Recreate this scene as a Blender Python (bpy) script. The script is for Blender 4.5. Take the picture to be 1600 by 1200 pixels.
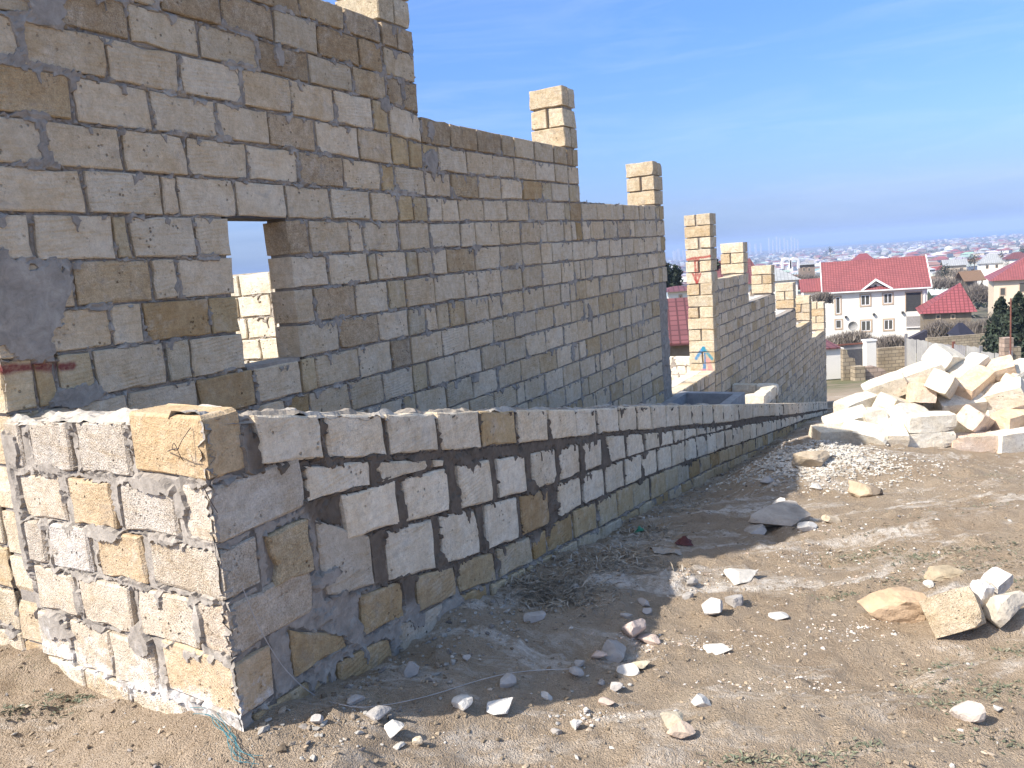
import bpy, bmesh, math, random
import numpy as np
from mathutils import Vector, Matrix

for o in list(bpy.data.objects):
    bpy.data.objects.remove(o)
sc = bpy.context.scene
COL = sc.collection
rnd = random.Random(7)
V = np.array

# ------------------------------------------------------------------ camera
FOC, HOR, ROLL = 1250.0, 410.0, math.radians(4.4)
PITCH = math.atan((600 - HOR) * math.cos(ROLL) / FOC)
_cp, _sp = math.cos(PITCH), math.sin(PITCH)
CF = V([0, _cp, -_sp]); _u0 = V([0, _sp, _cp]); _r0 = V([1.0, 0, 0])
CR = math.cos(ROLL) * _r0 - math.sin(ROLL) * _u0
CU = math.sin(ROLL) * _r0 + math.cos(ROLL) * _u0
cam = bpy.data.objects.new('camera', bpy.data.cameras.new('camera'))
COL.objects.link(cam)
cam.data.sensor_width = 36.0
cam.data.lens = 36.0 * FOC / 1600.0
cam.data.clip_start = 0.05
cam.data.clip_end = 30000
cam.matrix_world = Matrix(((CR[0], CU[0], -CF[0], 0), (CR[1], CU[1], -CF[1], 0),
                           (CR[2], CU[2], -CF[2], 0), (0, 0, 0, 1)))
sc.camera = cam

# ------------------------------------------------------------------ sky, sun, exposure
SUN_AZ, SUN_EL = math.radians(245.5), math.radians(44.0)     # azimuth clockwise from +Y
w = bpy.data.worlds.new('World'); sc.world = w; w.use_nodes = True
nt = w.node_tree; nt.nodes.clear()
sky = nt.nodes.new('ShaderNodeTexSky'); sky.sky_type = 'NISHITA'; sky.sun_disc = False
sky.sun_elevation = SUN_EL; sky.sun_rotation = SUN_AZ
sky.altitude = 60; sky.air_density = 1.0; sky.dust_density = 1.2; sky.ozone_density = 3.0
# smog layer low in the sky, the same all round
tc = nt.nodes.new('ShaderNodeTexCoord'); sx = nt.nodes.new('ShaderNodeSeparateXYZ'); nt.links.new(tc.outputs['Generated'], sx.inputs[0])
cr = nt.nodes.new('ShaderNodeValToRGB'); nt.links.new(sx.outputs[2], cr.inputs[0])
cr.color_ramp.elements[0].position = 0.0; cr.color_ramp.elements[0].color = (.31, .43, .78, 1)
cr.color_ramp.elements[1].position = .75; cr.color_ramp.elements[1].color = (1.25, 1.08, .86, 1)
for _p, _c in ((.05, (.355, .415, .66)), (.13, (.40, .50, .75)), (.26, (.42, .575, .86)), (.45, (.74, .78, .86))):
    e = cr.color_ramp.elements.new(_p); e.color = (*_c, 1)
mx = nt.nodes.new('ShaderNodeMix'); mx.data_type = 'RGBA'; mx.blend_type = 'MULTIPLY'; mx.inputs[0].default_value = 1.0
nt.links.new(sky.outputs[0], mx.inputs[6]); nt.links.new(cr.outputs[0], mx.inputs[7])
mpc = nt.nodes.new('ShaderNodeMapping'); mpc.inputs['Scale'].default_value = (2.2, 2.2, 20); mpc.inputs['Rotation'].default_value = (.05, .03, 0)
nt.links.new(tc.outputs['Generated'], mpc.inputs[0])
nzc = nt.nodes.new('ShaderNodeTexNoise'); nzc.inputs['Scale'].default_value = 1.7; nzc.inputs['Detail'].default_value = 6; nzc.inputs['Roughness'].default_value = .62; nzc.inputs['Distortion'].default_value = .7
nt.links.new(mpc.outputs[0], nzc.inputs['Vector'])
mrc = nt.nodes.new('ShaderNodeMapRange'); mrc.inputs[1].default_value = .46; mrc.inputs[2].default_value = .80; mrc.inputs[3].default_value = 0; mrc.inputs[4].default_value = .15
nt.links.new(nzc.outputs['Fac'], mrc.inputs[0])
mxc = nt.nodes.new('ShaderNodeMix'); mxc.data_type = 'RGBA'; mxc.inputs[7].default_value = (3.6, 3.9, 4.6, 1)
nt.links.new(mrc.outputs[0], mxc.inputs[0]); nt.links.new(mx.outputs[2], mxc.inputs[6])
bg = nt.nodes.new('ShaderNodeBackground'); bg.inputs['Strength'].default_value = 0.085
wo = nt.nodes.new('ShaderNodeOutputWorld')
nt.links.new(mxc.outputs[2], bg.inputs[0]); nt.links.new(bg.outputs[0], wo.inputs[0])
sl = bpy.data.lights.new('sun', 'SUN'); sl.energy = 2.12; sl.angle = math.radians(0.53)
sl.color = (1.0, 0.945, 0.87)
sun = bpy.data.objects.new('sun', sl); COL.objects.link(sun)
_sd = Vector((math.sin(SUN_AZ) * math.cos(SUN_EL), math.cos(SUN_AZ) * math.cos(SUN_EL), math.sin(SUN_EL)))
sun.rotation_euler = _sd.to_track_quat('Z', 'Y').to_euler()
sc.view_settings.view_transform = 'Standard'; sc.view_settings.look = 'None'
sc.view_settings.exposure = 1.8; sc.view_settings.gamma = 1.0
sc.view_settings.use_curve_mapping = False
sc.render.engine = 'CYCLES'
sc.cycles.max_bounces = 7; sc.cycles.diffuse_bounces = 5; sc.cycles.volume_bounces = 0
sc.cycles.use_denoising = True

# ------------------------------------------------------------------ small maths
def ray(x, y):
    return CF + CR * (x - 800) / FOC + CU * (600 - y) / FOC
def at_y(x, y, Y):
    r = ray(x, y); return r * (Y / r[1])
def px_of(p):
    c = p @ CF
    return V([800 + FOC * (p @ CR) / c, 600 - FOC * (p @ CU) / c])
def hash2(ix, iy, seed):
    h = (ix.astype(np.int64) * 374761393 + iy.astype(np.int64) * 668265263 + seed * 974634277) & 0xFFFFFFFF
    h = ((h ^ (h >> 13)) * 1274126177) & 0xFFFFFFFF
    h = (h ^ (h >> 16)) & 0xFFFFFFFF
    return h / 4294967295.0
def vnoise(x, y, seed=0):
    x = np.asarray(x, float); y = np.asarray(y, float)
    ix = np.floor(x); iy = np.floor(y); fx = x - ix; fy = y - iy
    fx = fx * fx * (3 - 2 * fx); fy = fy * fy * (3 - 2 * fy)
    a = hash2(ix, iy, seed); b = hash2(ix + 1, iy, seed)
    c = hash2(ix, iy + 1, seed); d = hash2(ix + 1, iy + 1, seed)
    return (a * (1 - fx) + b * fx) * (1 - fy) + (c * (1 - fx) + d * fx) * fy
def fbm(x, y, seed=0, octv=4):
    s = 0; a = 0.5; t = 0
    for k in range(octv):
        s = s + a * vnoise(x * 2 ** k, y * 2 ** k, seed + 17 * k); t += a; a *= 0.5
    return s / t
def sstep(a, b, x):
    t = np.clip((x - a) / (b - a), 0, 1); return t * t * (3 - 2 * t)
def lin(x, pts):
    return np.interp(x, [p[0] for p in pts], [p[1] for p in pts])

# ------------------------------------------------------------------ frames of the place
AZ = math.radians(29.3); WD = V([math.sin(AZ), math.cos(AZ), 0]); WN = V([math.cos(AZ), -math.sin(AZ), 0]); DW = -3.42
AL = math.radians(27.8); LD = V([math.sin(AL), math.cos(AL), 0]); LN = V([math.cos(AL), -math.sin(AL), 0])
LC = V([-0.98, 2.47, 0.0])
RD = V([-0.8172, 0.5764, 0.0]); RN = V([-0.5764, -0.8172, 0.0])
UP = V([0, 0, 1.0])

GU = [(-6, -1.30), (-3, -1.42), (0, -1.54), (.45, -1.58), (.9, -1.61), (1.3, -1.66), (1.7, -1.74), (2.15, -1.80), (3.5, -2.02),
      (6.6, -2.45), (12.6, -3.24), (17, -3.85), (25, -5.2), (40, -7.2)]
TY = [(-50, 2), (10, -2.9), (20, -4.3), (30, -5.8), (50, -8.6), (95, -12.6), (150, -16), (300, -23), (600, -31), (1200, -41), (2500, -52), (4500, -58), (20000, -59.4)]
def gz_smooth(X, Y):
    X = np.asarray(X, float); Y = np.asarray(Y, float)
    u = (X - LC[0]) * LD[0] + (Y - LC[1]) * LD[1]
    v = (X - LC[0]) * LN[0] + (Y - LC[1]) * LN[1]
    near = lin(u, GU)
    vv = np.clip(v, 0, None)
    rise = 0.30 * (1 - np.exp(-vv * 0.13 / 0.30)) + 0.012 * np.clip(vv, 0, 6)
    rr = (X - LC[0]) * RN[0] + (Y - LC[1]) * RN[1]
    dist = np.clip(np.maximum(v, rr), 0, None)
    near = near + rise * sstep(1.0, 4.2, u) - 0.17 * sstep(0.0, 0.9, dist) * (1 - sstep(1.2, 4.2, u))
    far = lin(Y, TY) - 0.03 * np.clip(X - 30, -60, 0) * 0
    t = sstep(16, 30, Y)
    z = near * (1 - t) + far * t
    q = X / np.clip(Y, 1, None)
    shore = np.clip(4300 + (0.62 - q) * 7000, 3600, 7600)
    z = z - sstep(0, 500, Y - shore) * 12
    # gravel mound beside the wall
    z = z + 0.31 * np.exp(-((X - 2.9) / 1.25) ** 2 - ((Y - 8.0) / 1.2) ** 2) * sstep(0.0, 0.9, v)
    z = z + 0.06 * np.exp(-((X - 2.72) ** 2 + (Y - 7.15) ** 2) / 0.3)
    return z
def gz(X, Y):
    X = np.asarray(X, float); Y = np.asarray(Y, float)
    z = gz_smooth(X, Y)
    k = 1 - sstep(10, 40, np.abs(Y) + 0.3 * np.abs(X))
    n = (fbm(X * 1.1, Y * 1.1, 3, 3) - .5) * 0.12 + (fbm(X * 5, Y * 5, 5, 3) - .5) * 0.045
    c = fbm(X * 17, Y * 17, 9, 2); n = n + np.clip(c - .52, 0, 1) * 0.075
    ledge = sstep(.5, .62, fbm(X * 0.9 + 2 * (fbm(X, Y, 31, 2)), Y * 2.4, 41, 3)) * 0.035
    z = z + (n + ledge) * k
    far = sstep(60, 200, Y) * (fbm(X * .006, Y * .006, 77, 3) - .5) * 3.0 * (1 - sstep(2500, 4000, Y))
    return z + far
_TS = 0.8 * 1.0022 ** np.arange(2600)
def on_ground(x, y):
    r = ray(x, y); Pq = _TS[:, None] * r
    d = Pq[:, 2] - gz(Pq[:, 0], Pq[:, 1])
    i = int(np.argmax(d < 0)) if (d < 0).any() else len(_TS) - 1
    return Pq[max(0, i)]

# ------------------------------------------------------------------ node helper
class NB:
    def __init__(s, name):
        s.m = bpy.data.materials.new(name); s.m.use_nodes = True
        s.t = s.m.node_tree; s.t.nodes.clear()
        s.out = s.t.nodes.new('ShaderNodeOutputMaterial')
        s.b = s.t.nodes.new('ShaderNodeBsdfPrincipled')
        s.b.inputs['Specular IOR Level'].default_value = 0.25
        s.t.links.new(s.b.outputs[0], s.out.inputs[0])
    def n(s, typ, **kw):
        nd = s.t.nodes.new('ShaderNode' + typ)
        for k, v in kw.items(): setattr(nd, k, v)
        return nd
    def L(s, a, b): s.t.links.new(a, b)
    def setin(s, sock, v):
        if hasattr(v, 'is_linked') or hasattr(v, 'links'): s.L(v, sock)
        else: sock.default_value = v
    def math(s, op, a, b=None, c=None, clamp=False):
        nd = s.n('Math', operation=op); nd.use_clamp = clamp
        s.setin(nd.inputs[0], a)
        if b is not None: s.setin(nd.inputs[1], b)
        if c is not None: s.setin(nd.inputs[2], c)
        return nd.outputs[0]
    def vmath(s, op, a, b=None, out=0):
        nd = s.n('VectorMath', operation=op); s.setin(nd.inputs[0], a)
        if b is not None: s.setin(nd.inputs[1], b)
        return nd.outputs[out]
    def noise(s, vec, scale, detail=3, rough=.55, dist=0):
        nd = s.n('TexNoise'); s.L(vec, nd.inputs['Vector']); nd.inputs['Scale'].default_value = scale
        nd.inputs['Detail'].default_value = detail; nd.inputs['Roughness'].default_value = rough; nd.inputs['Distortion'].default_value = dist
        return nd.outputs['Fac']
    def voro(s, vec, scale, feature='F1', out='Distance'):
        nd = s.n('TexVoronoi', feature=feature); s.L(vec, nd.inputs['Vector']); nd.inputs['Scale'].default_value = scale
        return nd.outputs[out]
    def ramp(s, f, a, b, lo=0.0, hi=1.0):
        nd = s.n('MapRange'); s.L(f, nd.inputs[0])
        nd.inputs[1].default_value = a; nd.inputs[2].default_value = b; nd.inputs[3].default_value = lo; nd.inputs[4].default_value = hi
        return nd.outputs[0]
    def mix(s, f, a, b, mode='MIX'):
        nd = s.n('Mix', data_type='RGBA', blend_type=mode)
        s.setin(nd.inputs[0], f)
        for sock, v in ((nd.inputs[6], a), (nd.inputs[7], b)):
            if isinstance(v, tuple): sock.default_value = (*v, 1) if len(v) == 3 else v
            else: s.L(v, sock)
        return nd.outputs[2]
    def bump(s, h, strength, dist, prev=None):
        nd = s.n('Bump'); nd.inputs['Strength'].default_value = strength; nd.inputs['Distance'].default_value = dist
        s.L(h, nd.inputs['Height'])
        if prev is not None: s.L(prev, nd.inputs['Normal'])
        return nd.outputs[0]
    def done(s, col, rough=.9, normal=None):
        s.setin(s.b.inputs['Base Color'], (*col, 1) if isinstance(col, tuple) else col)
        s.setin(s.b.inputs['Roughness'], rough)
        if normal is not None: s.L(normal, s.b.inputs['Normal'])
        return s.m
    def pos(s): return s.n('NewGeometry').outputs['Position']
    def attr(s, name):
        nd = s.n('Attribute'); nd.attribute_name = name; return nd
    def seg(s, P, a, b):
        """distance from P to segment ab"""
        a = V(a); b = V(b); d = b - a; l2 = float(d @ d)
        pa = s.vmath('SUBTRACT', P, tuple(a))
        t = s.math('DIVIDE', s.vmath('DOT_PRODUCT', pa, tuple(d), out=1), l2, clamp=True)
        sc_ = s.n('VectorMath', operation='SCALE'); sc_.inputs[0].default_value = tuple(d); s.L(t, sc_.inputs['Scale'])
        return s.vmath('LENGTH', s.vmath('SUBTRACT', pa, sc_.outputs[0]), out=1)

# ------------------------------------------------------------------ materials
def stone_material(name, marks=None, salt=False, clean=1.0):
    """shelly limestone; 'tint' colours each stone, its alpha says how coarse it is"""
    b = NB(name)
    P = b.pos(); at = b.attr('tint'); oc = at.outputs['Color']; al = at.outputs['Alpha']
    sh = b.n('VectorMath', operation='SCALE'); b.L(oc, sh.inputs[0]); sh.inputs['Scale'].default_value = 91.0
    Q = b.vmath('ADD', P, sh.outputs[0])
    big = b.noise(Q, 5.5, 4, .6, .6)
    col = b.mix(b.ramp(big, .38, .72), oc, b.mix(1.0, oc, (.86, .79, .69), 'MULTIPLY'))
    # bedding streaks
    mp = b.n('Mapping'); b.L(Q, mp.inputs[0]); mp.inputs['Rotation'].default_value = (.35, .25, .1); mp.inputs['Scale'].default_value = (3, 3, 26)
    st = b.noise(mp.outputs[0], 1.6, 3, .6, 1.2)
    col = b.mix(b.math('MULTIPLY', b.ramp(st, .5, .72), .55 * clean), col, b.mix(1.0, col, (.88, .77, .61), 'MULTIPLY'))
    pale = b.noise(Q, 9.0, 5, .7, .4)
    col = b.mix(b.math('MULTIPLY', b.ramp(pale, .52, .75), .45), col, (.72, .68, .60))
    # shell grit and pits
    g1 = b.noise(Q, 170, 2, .6); g2 = b.voro(Q, 85)
    fine = b.noise(Q, 60, 4, .7)
    grit = b.ramp(g1, .3, .7)
    col = b.mix(b.math('MULTIPLY_ADD', al, .45, .12), col, b.mix(grit, b.mix(1.0, col, (.45, .40, .34), 'MULTIPLY'), b.mix(1.0, col, (1.3, 1.3, 1.3), 'MULTIPLY')))
    pits = b.math('MULTIPLY', b.ramp(g2, .20, .08), b.ramp(b.noise(Q, 14, 2), .50, .68))
    col = b.mix(b.math('MULTIPLY', pits, b.math('MULTIPLY_ADD', al, .65, .3)), col, b.mix(1.0, col, (.30, .26, .22), 'MULTIPLY'))
    mot = b.noise(Q, 26, 4, .75, .3)
    col = b.mix(b.math('MULTIPLY_ADD', al, .35, .40), col, b.mix(b.ramp(mot, .34, .66), b.mix(1.0, col, (.66, .62, .57), 'MULTIPLY'), b.mix(1.0, col, (1.18, 1.17, 1.15), 'MULTIPLY')))
    g3 = b.voro(Q, 33)
    holes = b.math('MULTIPLY', b.ramp(g3, .24, .13), b.ramp(b.noise(Q, 7, 3), .53, .66))
    col = b.mix(b.math('MULTIPLY', holes, .75), col, b.mix(1.0, col, (.26, .22, .19), 'MULTIPLY'))
    # thin grey mortar film and grime
    film = b.ramp(b.noise(P, 7.0, 5, .65, .8), .60, .74)
    col = b.mix(b.math('MULTIPLY', film, .42 * clean), col, (.30, .285, .27))
    if salt:
        sp = b.n('SeparateXYZ'); b.L(P, sp.inputs[0])
        zz = b.math('MULTIPLY_ADD', b.noise(P, 6.0, 5, .7, .5), .55, sp.outputs[2])
        m1 = b.ramp(zz, -1.17, -1.09, 1.0, 0.0); m2 = b.ramp(zz, -1.27, -1.20)
        m4 = b.ramp(b.noise(P, 16, 4, .75), .38, .6)
        col = b.mix(b.math('MULTIPLY', b.math('MULTIPLY', b.math('MULTIPLY', m1, m2), m4), .8), col, (.84, .82, .79))
        m3 = b.ramp(b.noise(P, 11, 4, .7), .64, .74)
        col = b.mix(b.math('MULTIPLY', m3, .45), col, (.80, .77, .72))
    if marks:
        wob = b.n('TexNoise'); b.L(P, wob.inputs['Vector']); wob.inputs['Scale'].default_value = 9
        wv = b.vmath('SUBTRACT', wob.outputs['Color'], (.5, .5, .5))
        ws = b.n('VectorMath', operation='SCALE'); b.L(wv, ws.inputs[0]); ws.inputs['Scale'].default_value = .035
        PW = b.vmath('ADD', P, ws.outputs[0])
        for (a_, b_, wd, soft, colr, op) in marks:
            d = b.seg(PW, a_, b_)
            m = b.ramp(d, wd + soft, wd)
            m = b.math('MULTIPLY', m, b.ramp(b.noise(P, 45, 3, .7), .25, .55, .55, 1.0))
            col = b.mix(b.math('MULTIPLY', m, op, clamp=True), col, colr)
    # relief: saw marks, grain, pits
    mp2 = b.n('Mapping'); b.L(Q, mp2.inputs[0]); mp2.inputs['Rotation'].default_value = (.0, .9, .4)
    wv = b.n('TexWave'); b.L(mp2.outputs[0], wv.inputs[0]); wv.inputs['Scale'].default_value = 22; wv.inputs['Distortion'].default_value = 3.5; wv.inputs['Detail'].default_value = 2
    saw = b.math('MULTIPLY', wv.outputs['Fac'], b.ramp(b.noise(Q, 3.0, 1), .45, .62))
    h = b.math('ADD', b.math('MULTIPLY', g1, b.math('MULTIPLY_ADD', al, .9, .25)), b.math('MULTIPLY', fine, .9))
    h = b.math('ADD', h, b.math('MULTIPLY', saw, .28))
    h = b.math('SUBTRACT', h, b.math('MULTIPLY', pits, b.math('MULTIPLY_ADD', al, 2.2, .7)))
    h = b.math('SUBTRACT', b.math('ADD', h, b.math('MULTIPLY', mot, .9)), b.math('MULTIPLY', holes, 1.6))
    nb = b.bump(h, .9, .008)
    nb = b.bump(big, .5, .02, nb)
    return b.done(col, .93, nb)

def mortar_material(name, marks=None, salt=False):
    b = NB(name); P = b.pos(); at = b.attr('tint')
    col = at.outputs['Color']
    a = b.noise(P, 14, 5, .65, .5); f = b.noise(P, 90, 3, .7)
    col = b.mix(b.ramp(a, .35, .7), b.mix(1.0, col, (.74, .73, .72), 'MULTIPLY'), b.mix(1.0, col, (1.22, 1.21, 1.2), 'MULTIPLY'))
    col = b.mix(b.math('MULTIPLY', b.ramp(f, .55, .75), .4), col, b.mix(1.0, col, (.6, .58, .56), 'MULTIPLY'))
    if salt:
        sp = b.n('SeparateXYZ'); b.L(P, sp.inputs[0])
        zz = b.math('MULTIPLY_ADD', b.noise(P, 6.0, 5, .7, .5), .55, sp.outputs[2])
        m = b.math('MULTIPLY', b.math('MULTIPLY', b.ramp(zz, -1.17, -1.09, 1.0, 0.0), b.ramp(zz, -1.27, -1.20)), b.ramp(b.noise(P, 16, 4, .75), .38, .6))
        col = b.mix(b.math('MULTIPLY', m, .75), col, (.84, .82, .79))
    if marks:
        for (a_, b_, wd, soft, colr, op) in marks:
            m = b.ramp(b.seg(P, a_, b_), wd + soft, wd)
            col = b.mix(b.math('MULTIPLY', m, op, clamp=True), col, colr)
    h = b.math('ADD', b.math('MULTIPLY', a, 1.0), b.math('MULTIPLY', f, .5))
    return b.done(col, .95, b.bump(h, .8, .008))

def Wp(s, z, off=0.0): return WD * s + WN * (DW + off) + UP * z
RED = (.36, .045, .04); BLUE = (.03, .17, .36); PINK = (.62, .18, .22)
RED_STRIPE = [(Wp(1.70, -.255), Wp(2.14, -.305),   .011, .015, (.20, .028, .035), .88)]
RED_SMEAR = [(Wp(10.45, -1.93), Wp(10.6, -1.9), .04, .05, (.34, .06, .07), .7)]
def P4p(lat, z): return WD * 12.9 + WN * (DW + lat) + UP * z
P4_MARKS = [(P4p(-.42, -.17), P4p(.02, -.145), .012, .016, RED, .9),
            (P4p(-.26, -.20), P4p(-.255, -.56), .012, .014, RED, .85), (P4p(-.21, -.20), P4p(-.22, -.44), .010, .014, RED, .8),
            (P4p(-.31, -.40), P4p(-.245, -.56), .010, .014, RED, .85), (P4p(-.17, -.39), P4p(-.24, -.56), .010, .014, RED, .85),
            (P4p(-.26, -.20), P4p(-.20, -.19), .010, .014, RED, .7),
            (P4p(-.18, -1.63), P4p(-.175, -1.98), .022, .016, BLUE, .9),
            (P4p(-.18, -1.62), P4p(-.31, -1.79), .018, .018, (.02, .22, .45), .9), (P4p(-.18, -1.62), P4p(-.05, -1.80), .018, .018, (.03, .25, .33), .9),
            (P4p(-.12, -1.82), P4p(-.07, -1.99), .02, .03, PINK, .6), (P4p(-.25, -1.99), P4p(-.1, -1.985), .01, .02, PINK, .6)]
M = {}
M['stone'] = stone_material('limestone')
M['stone_red'] = stone_material('limestone_red_stripe', RED_STRIPE)
M['stone_smear'] = stone_material('limestone_red_smear', RED_SMEAR)
M['stone_p4'] = stone_material('limestone_painted_arrows', P4_MARKS)
M['stone_salt'] = stone_material('limestone_with_salt', None, True)
M['mortar'] = mortar_material('mortar')
M['mortar_red'] = mortar_material('mortar_red_stripe', RED_STRIPE)
M['mortar_salt'] = mortar_material('mortar_with_salt', None, True)

def plain(name, col, rough=.8, var=.25, scale=8.0, bump=.3, bd=.01, spec=None, attr=False):
    b = NB(name); P = b.pos()
    a = b.noise(P, scale, 5, .65, .3)
    base = b.attr('tint').outputs['Color'] if attr else None
    lo = 1 - var; hi = 1 + var * .6
    if attr:
        c = b.mix(b.ramp(a, .3, .7), b.mix(1.0, base, (lo, lo, lo), 'MULTIPLY'), b.mix(1.0, base, (hi, hi, hi), 'MULTIPLY'))
    else:
        c = b.mix(b.ramp(a, .3, .7), tuple(x * lo for x in col), tuple(min(1, x * hi) for x in col))
    return b.done(c, rough, b.bump(b.noise(P, scale * 6, 3, .6), bump, bd))

def ground_material():
    b = NB('dirt'); P = b.pos(); sp = b.n('SeparateXYZ'); b.L(P, sp.inputs[0])
    big = b.noise(P, .9, 4, .6, .6); mid = b.noise(P, 4.5, 5, .65, .5); fin = b.noise(P, 38, 4, .7); vf = b.noise(P, 150, 2, .7)
    c = b.mix(b.ramp(mid, .3, .7), (.350, .262, .178), (.500, .392, .280))
    c = b.mix(b.math('MULTIPLY', b.ramp(big, .45, .65), .6), c, (.49, .395, .29))
    c = b.mix(b.math('MULTIPLY', b.ramp(fin, .45, .75), .45), c, b.mix(1.0, c, (.58, .55, .5), 'MULTIPLY'))
    c = b.mix(b.math('MULTIPLY', b.ramp(vf, .52, .8), .55), c, (.60, .51, .40))
    c = b.mix(b.math('MULTIPLY', b.ramp(vf, .45, .25), .4), c, (.16, .12, .08))
    # crushed white limestone scattered in drawn-out patches
    mp = b.n('Mapping'); b.L(P, mp.inputs[0]); mp.inputs['Scale'].default_value = (.8, 2.3, .6); mp.inputs['Rotation'].default_value = (0, 0, .12)
    du = b.math('MULTIPLY', b.ramp(b.noise(mp.outputs[0], 1.35, 6, .72, .9), .52, .64), b.ramp(b.noise(P, 24, 4, .7), .34, .56))
    c = b.mix(b.math('MULTIPLY', du, b.math('MULTIPLY', b.ramp(sp.outputs[1], 1.9, 3.2), b.ramp(sp.outputs[1], 40, 20))), c, (.76, .69, .60))
    # sparse weeds tint
    gw = b.math('MULTIPLY', b.ramp(b.noise(P, 2.2, 4, .6), .60, .75), b.ramp(b.noise(P, 55, 3, .7), .5, .6))
    c = b.mix(b.math('MULTIPLY', gw, .45), c, (.14, .15, .075))
    # grass and scrub down the slope, dry fields farther away
    fz = b.ramp(sp.outputs[1], 26, 34)
    gr = b.mix(b.ramp(b.noise(P, .55, 4, .65), .42, .6), (.27, .22, .145), (.125, .14, .055))
    c = b.mix(fz, c, gr)
    ff = b.ramp(sp.outputs[1], 70, 110)
    fld = b.mix(b.ramp(b.noise(P, .035, 6, .7), .38, .62), (.20, .17, .125), (.12, .115, .075))
    fld = b.mix(b.math('MULTIPLY', b.ramp(b.noise(P, .3, 4, .8), .52, .66), .7), fld, (.075, .08, .05))
    c = b.mix(ff, c, fld)
    h = b.math('ADD', b.math('MULTIPLY', fin, .8), b.math('MULTIPLY', vf, .75))
    return b.done(c, .97, b.bump(h, 1.0, .03))
M['dirt'] = ground_material()

def attr_mat(name, rough=.9, bump=.6, bd=.006, scale=60, var=.22):
    b = NB(name); P = b.pos(); c0 = b.attr('tint').outputs['Color']
    a = b.noise(P, scale * .2, 5, .65, .4); f = b.noise(P, scale, 3, .7)
    c = b.mix(b.ramp(a, .3, .7), b.mix(1.0, c0, (1 - var,) * 3, 'MULTIPLY'), b.mix(1.0, c0, (1 + var * .7,) * 3, 'MULTIPLY'))
    c = b.mix(b.math('MULTIPLY', b.ramp(f, .55, .8), .3), c, b.mix(1.0, c, (.6, .56, .5), 'MULTIPLY'))
    return b.done(c, rough, b.bump(b.math('ADD', a, b.math('MULTIPLY', f, .6)), bump, bd))
M['rock'] = attr_mat('rock', .95, .9, .012, 34, .34)
M['leaf'] = attr_mat('leaf', .7, .1, .01, 8, .4)
M['town'] = attr_mat('town_render', .85, .15, .05, 2.0, .12)
M['wire'] = plain('rusty_wire', (.09, .07, .06), .6)
M['string'] = plain('pale_string', (.48, .45, .42), .8)
M['twine'] = plain('blue_twine', (.06, .20, .23), .7)
M['concrete'] = plain('grey_concrete', (.33, .33, .33), .9, .3, 6, .5)

# ------------------------------------------------------------------ object helpers
def mesh_obj(name, verts, faces, mat, parent=None, tint=None, loc=None, smooth=False):
    """one mesh object; verts in world space, stored about loc; tint = rgba or per-vertex array"""
    verts = np.asarray(verts, float)
    if loc is None:
        loc = (verts.min(0) + verts.max(0)) / 2
    me = bpy.data.meshes.new(name)
    me.from_pydata((verts - loc).tolist(), [], [tuple(int(i) for i in f) for f in faces])
    if tint is not None:
        at = me.color_attributes.new('tint', 'FLOAT_COLOR', 'POINT')
        t = np.asarray(tint, float)
        if t.ndim == 1: t = np.tile(t, (len(verts), 1))
        if t.shape[1] == 3: t = np.hstack([t, np.ones((len(t), 1))])
        at.data.foreach_set('color', t.astype(np.float32).ravel())
    me.materials.append(mat)
    if smooth: me.polygons.foreach_set('use_smooth', [True] * len(me.polygons))
    o = bpy.data.objects.new(name, me); COL.objects.link(o)
    if parent is not None:
        o.parent = parent
        o.location = Vector(loc) - world_loc(parent)
    else:
        o.location = Vector(loc)
    return o
def world_loc(o):
    l = Vector(o.location)
    while o.parent is not None:
        o = o.parent; l += Vector(o.location)
    return l
def tag(o, label=None, cat=None, group=None, kind=None):
    if label: o['label'] = label
    if cat: o['category'] = cat
    if group: o['group'] = group
    if kind: o['kind'] = kind
    return o
def thing(name, label, cat, loc, group=None):
    o = bpy.data.objects.new(name, None); COL.objects.link(o); o.location = Vector(loc)
    o.empty_display_size = .2
    return tag(o, label, cat, group)
class Bag:
    """gathers many shapes for one mesh"""
    def __init__(s): s.v = []; s.f = []; s.t = []; s.n = 0
    def add(s, v, f, t=None):
        v = np.asarray(v, float); s.v.append(v); s.f.extend([[i + s.n for i in q] for q in f])
        if t is not None: s.t.append(np.tile(np.asarray(t, float), (len(v), 1)) if np.ndim(t) == 1 else np.asarray(t, float))
        s.n += len(v)
    def make(s, name, mat, parent=None, **kw):
        if not s.n: return None
        return mesh_obj(name, np.vstack(s.v), s.f, mat, parent, np.vstack(s.t) if s.t else None, **kw)

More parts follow.
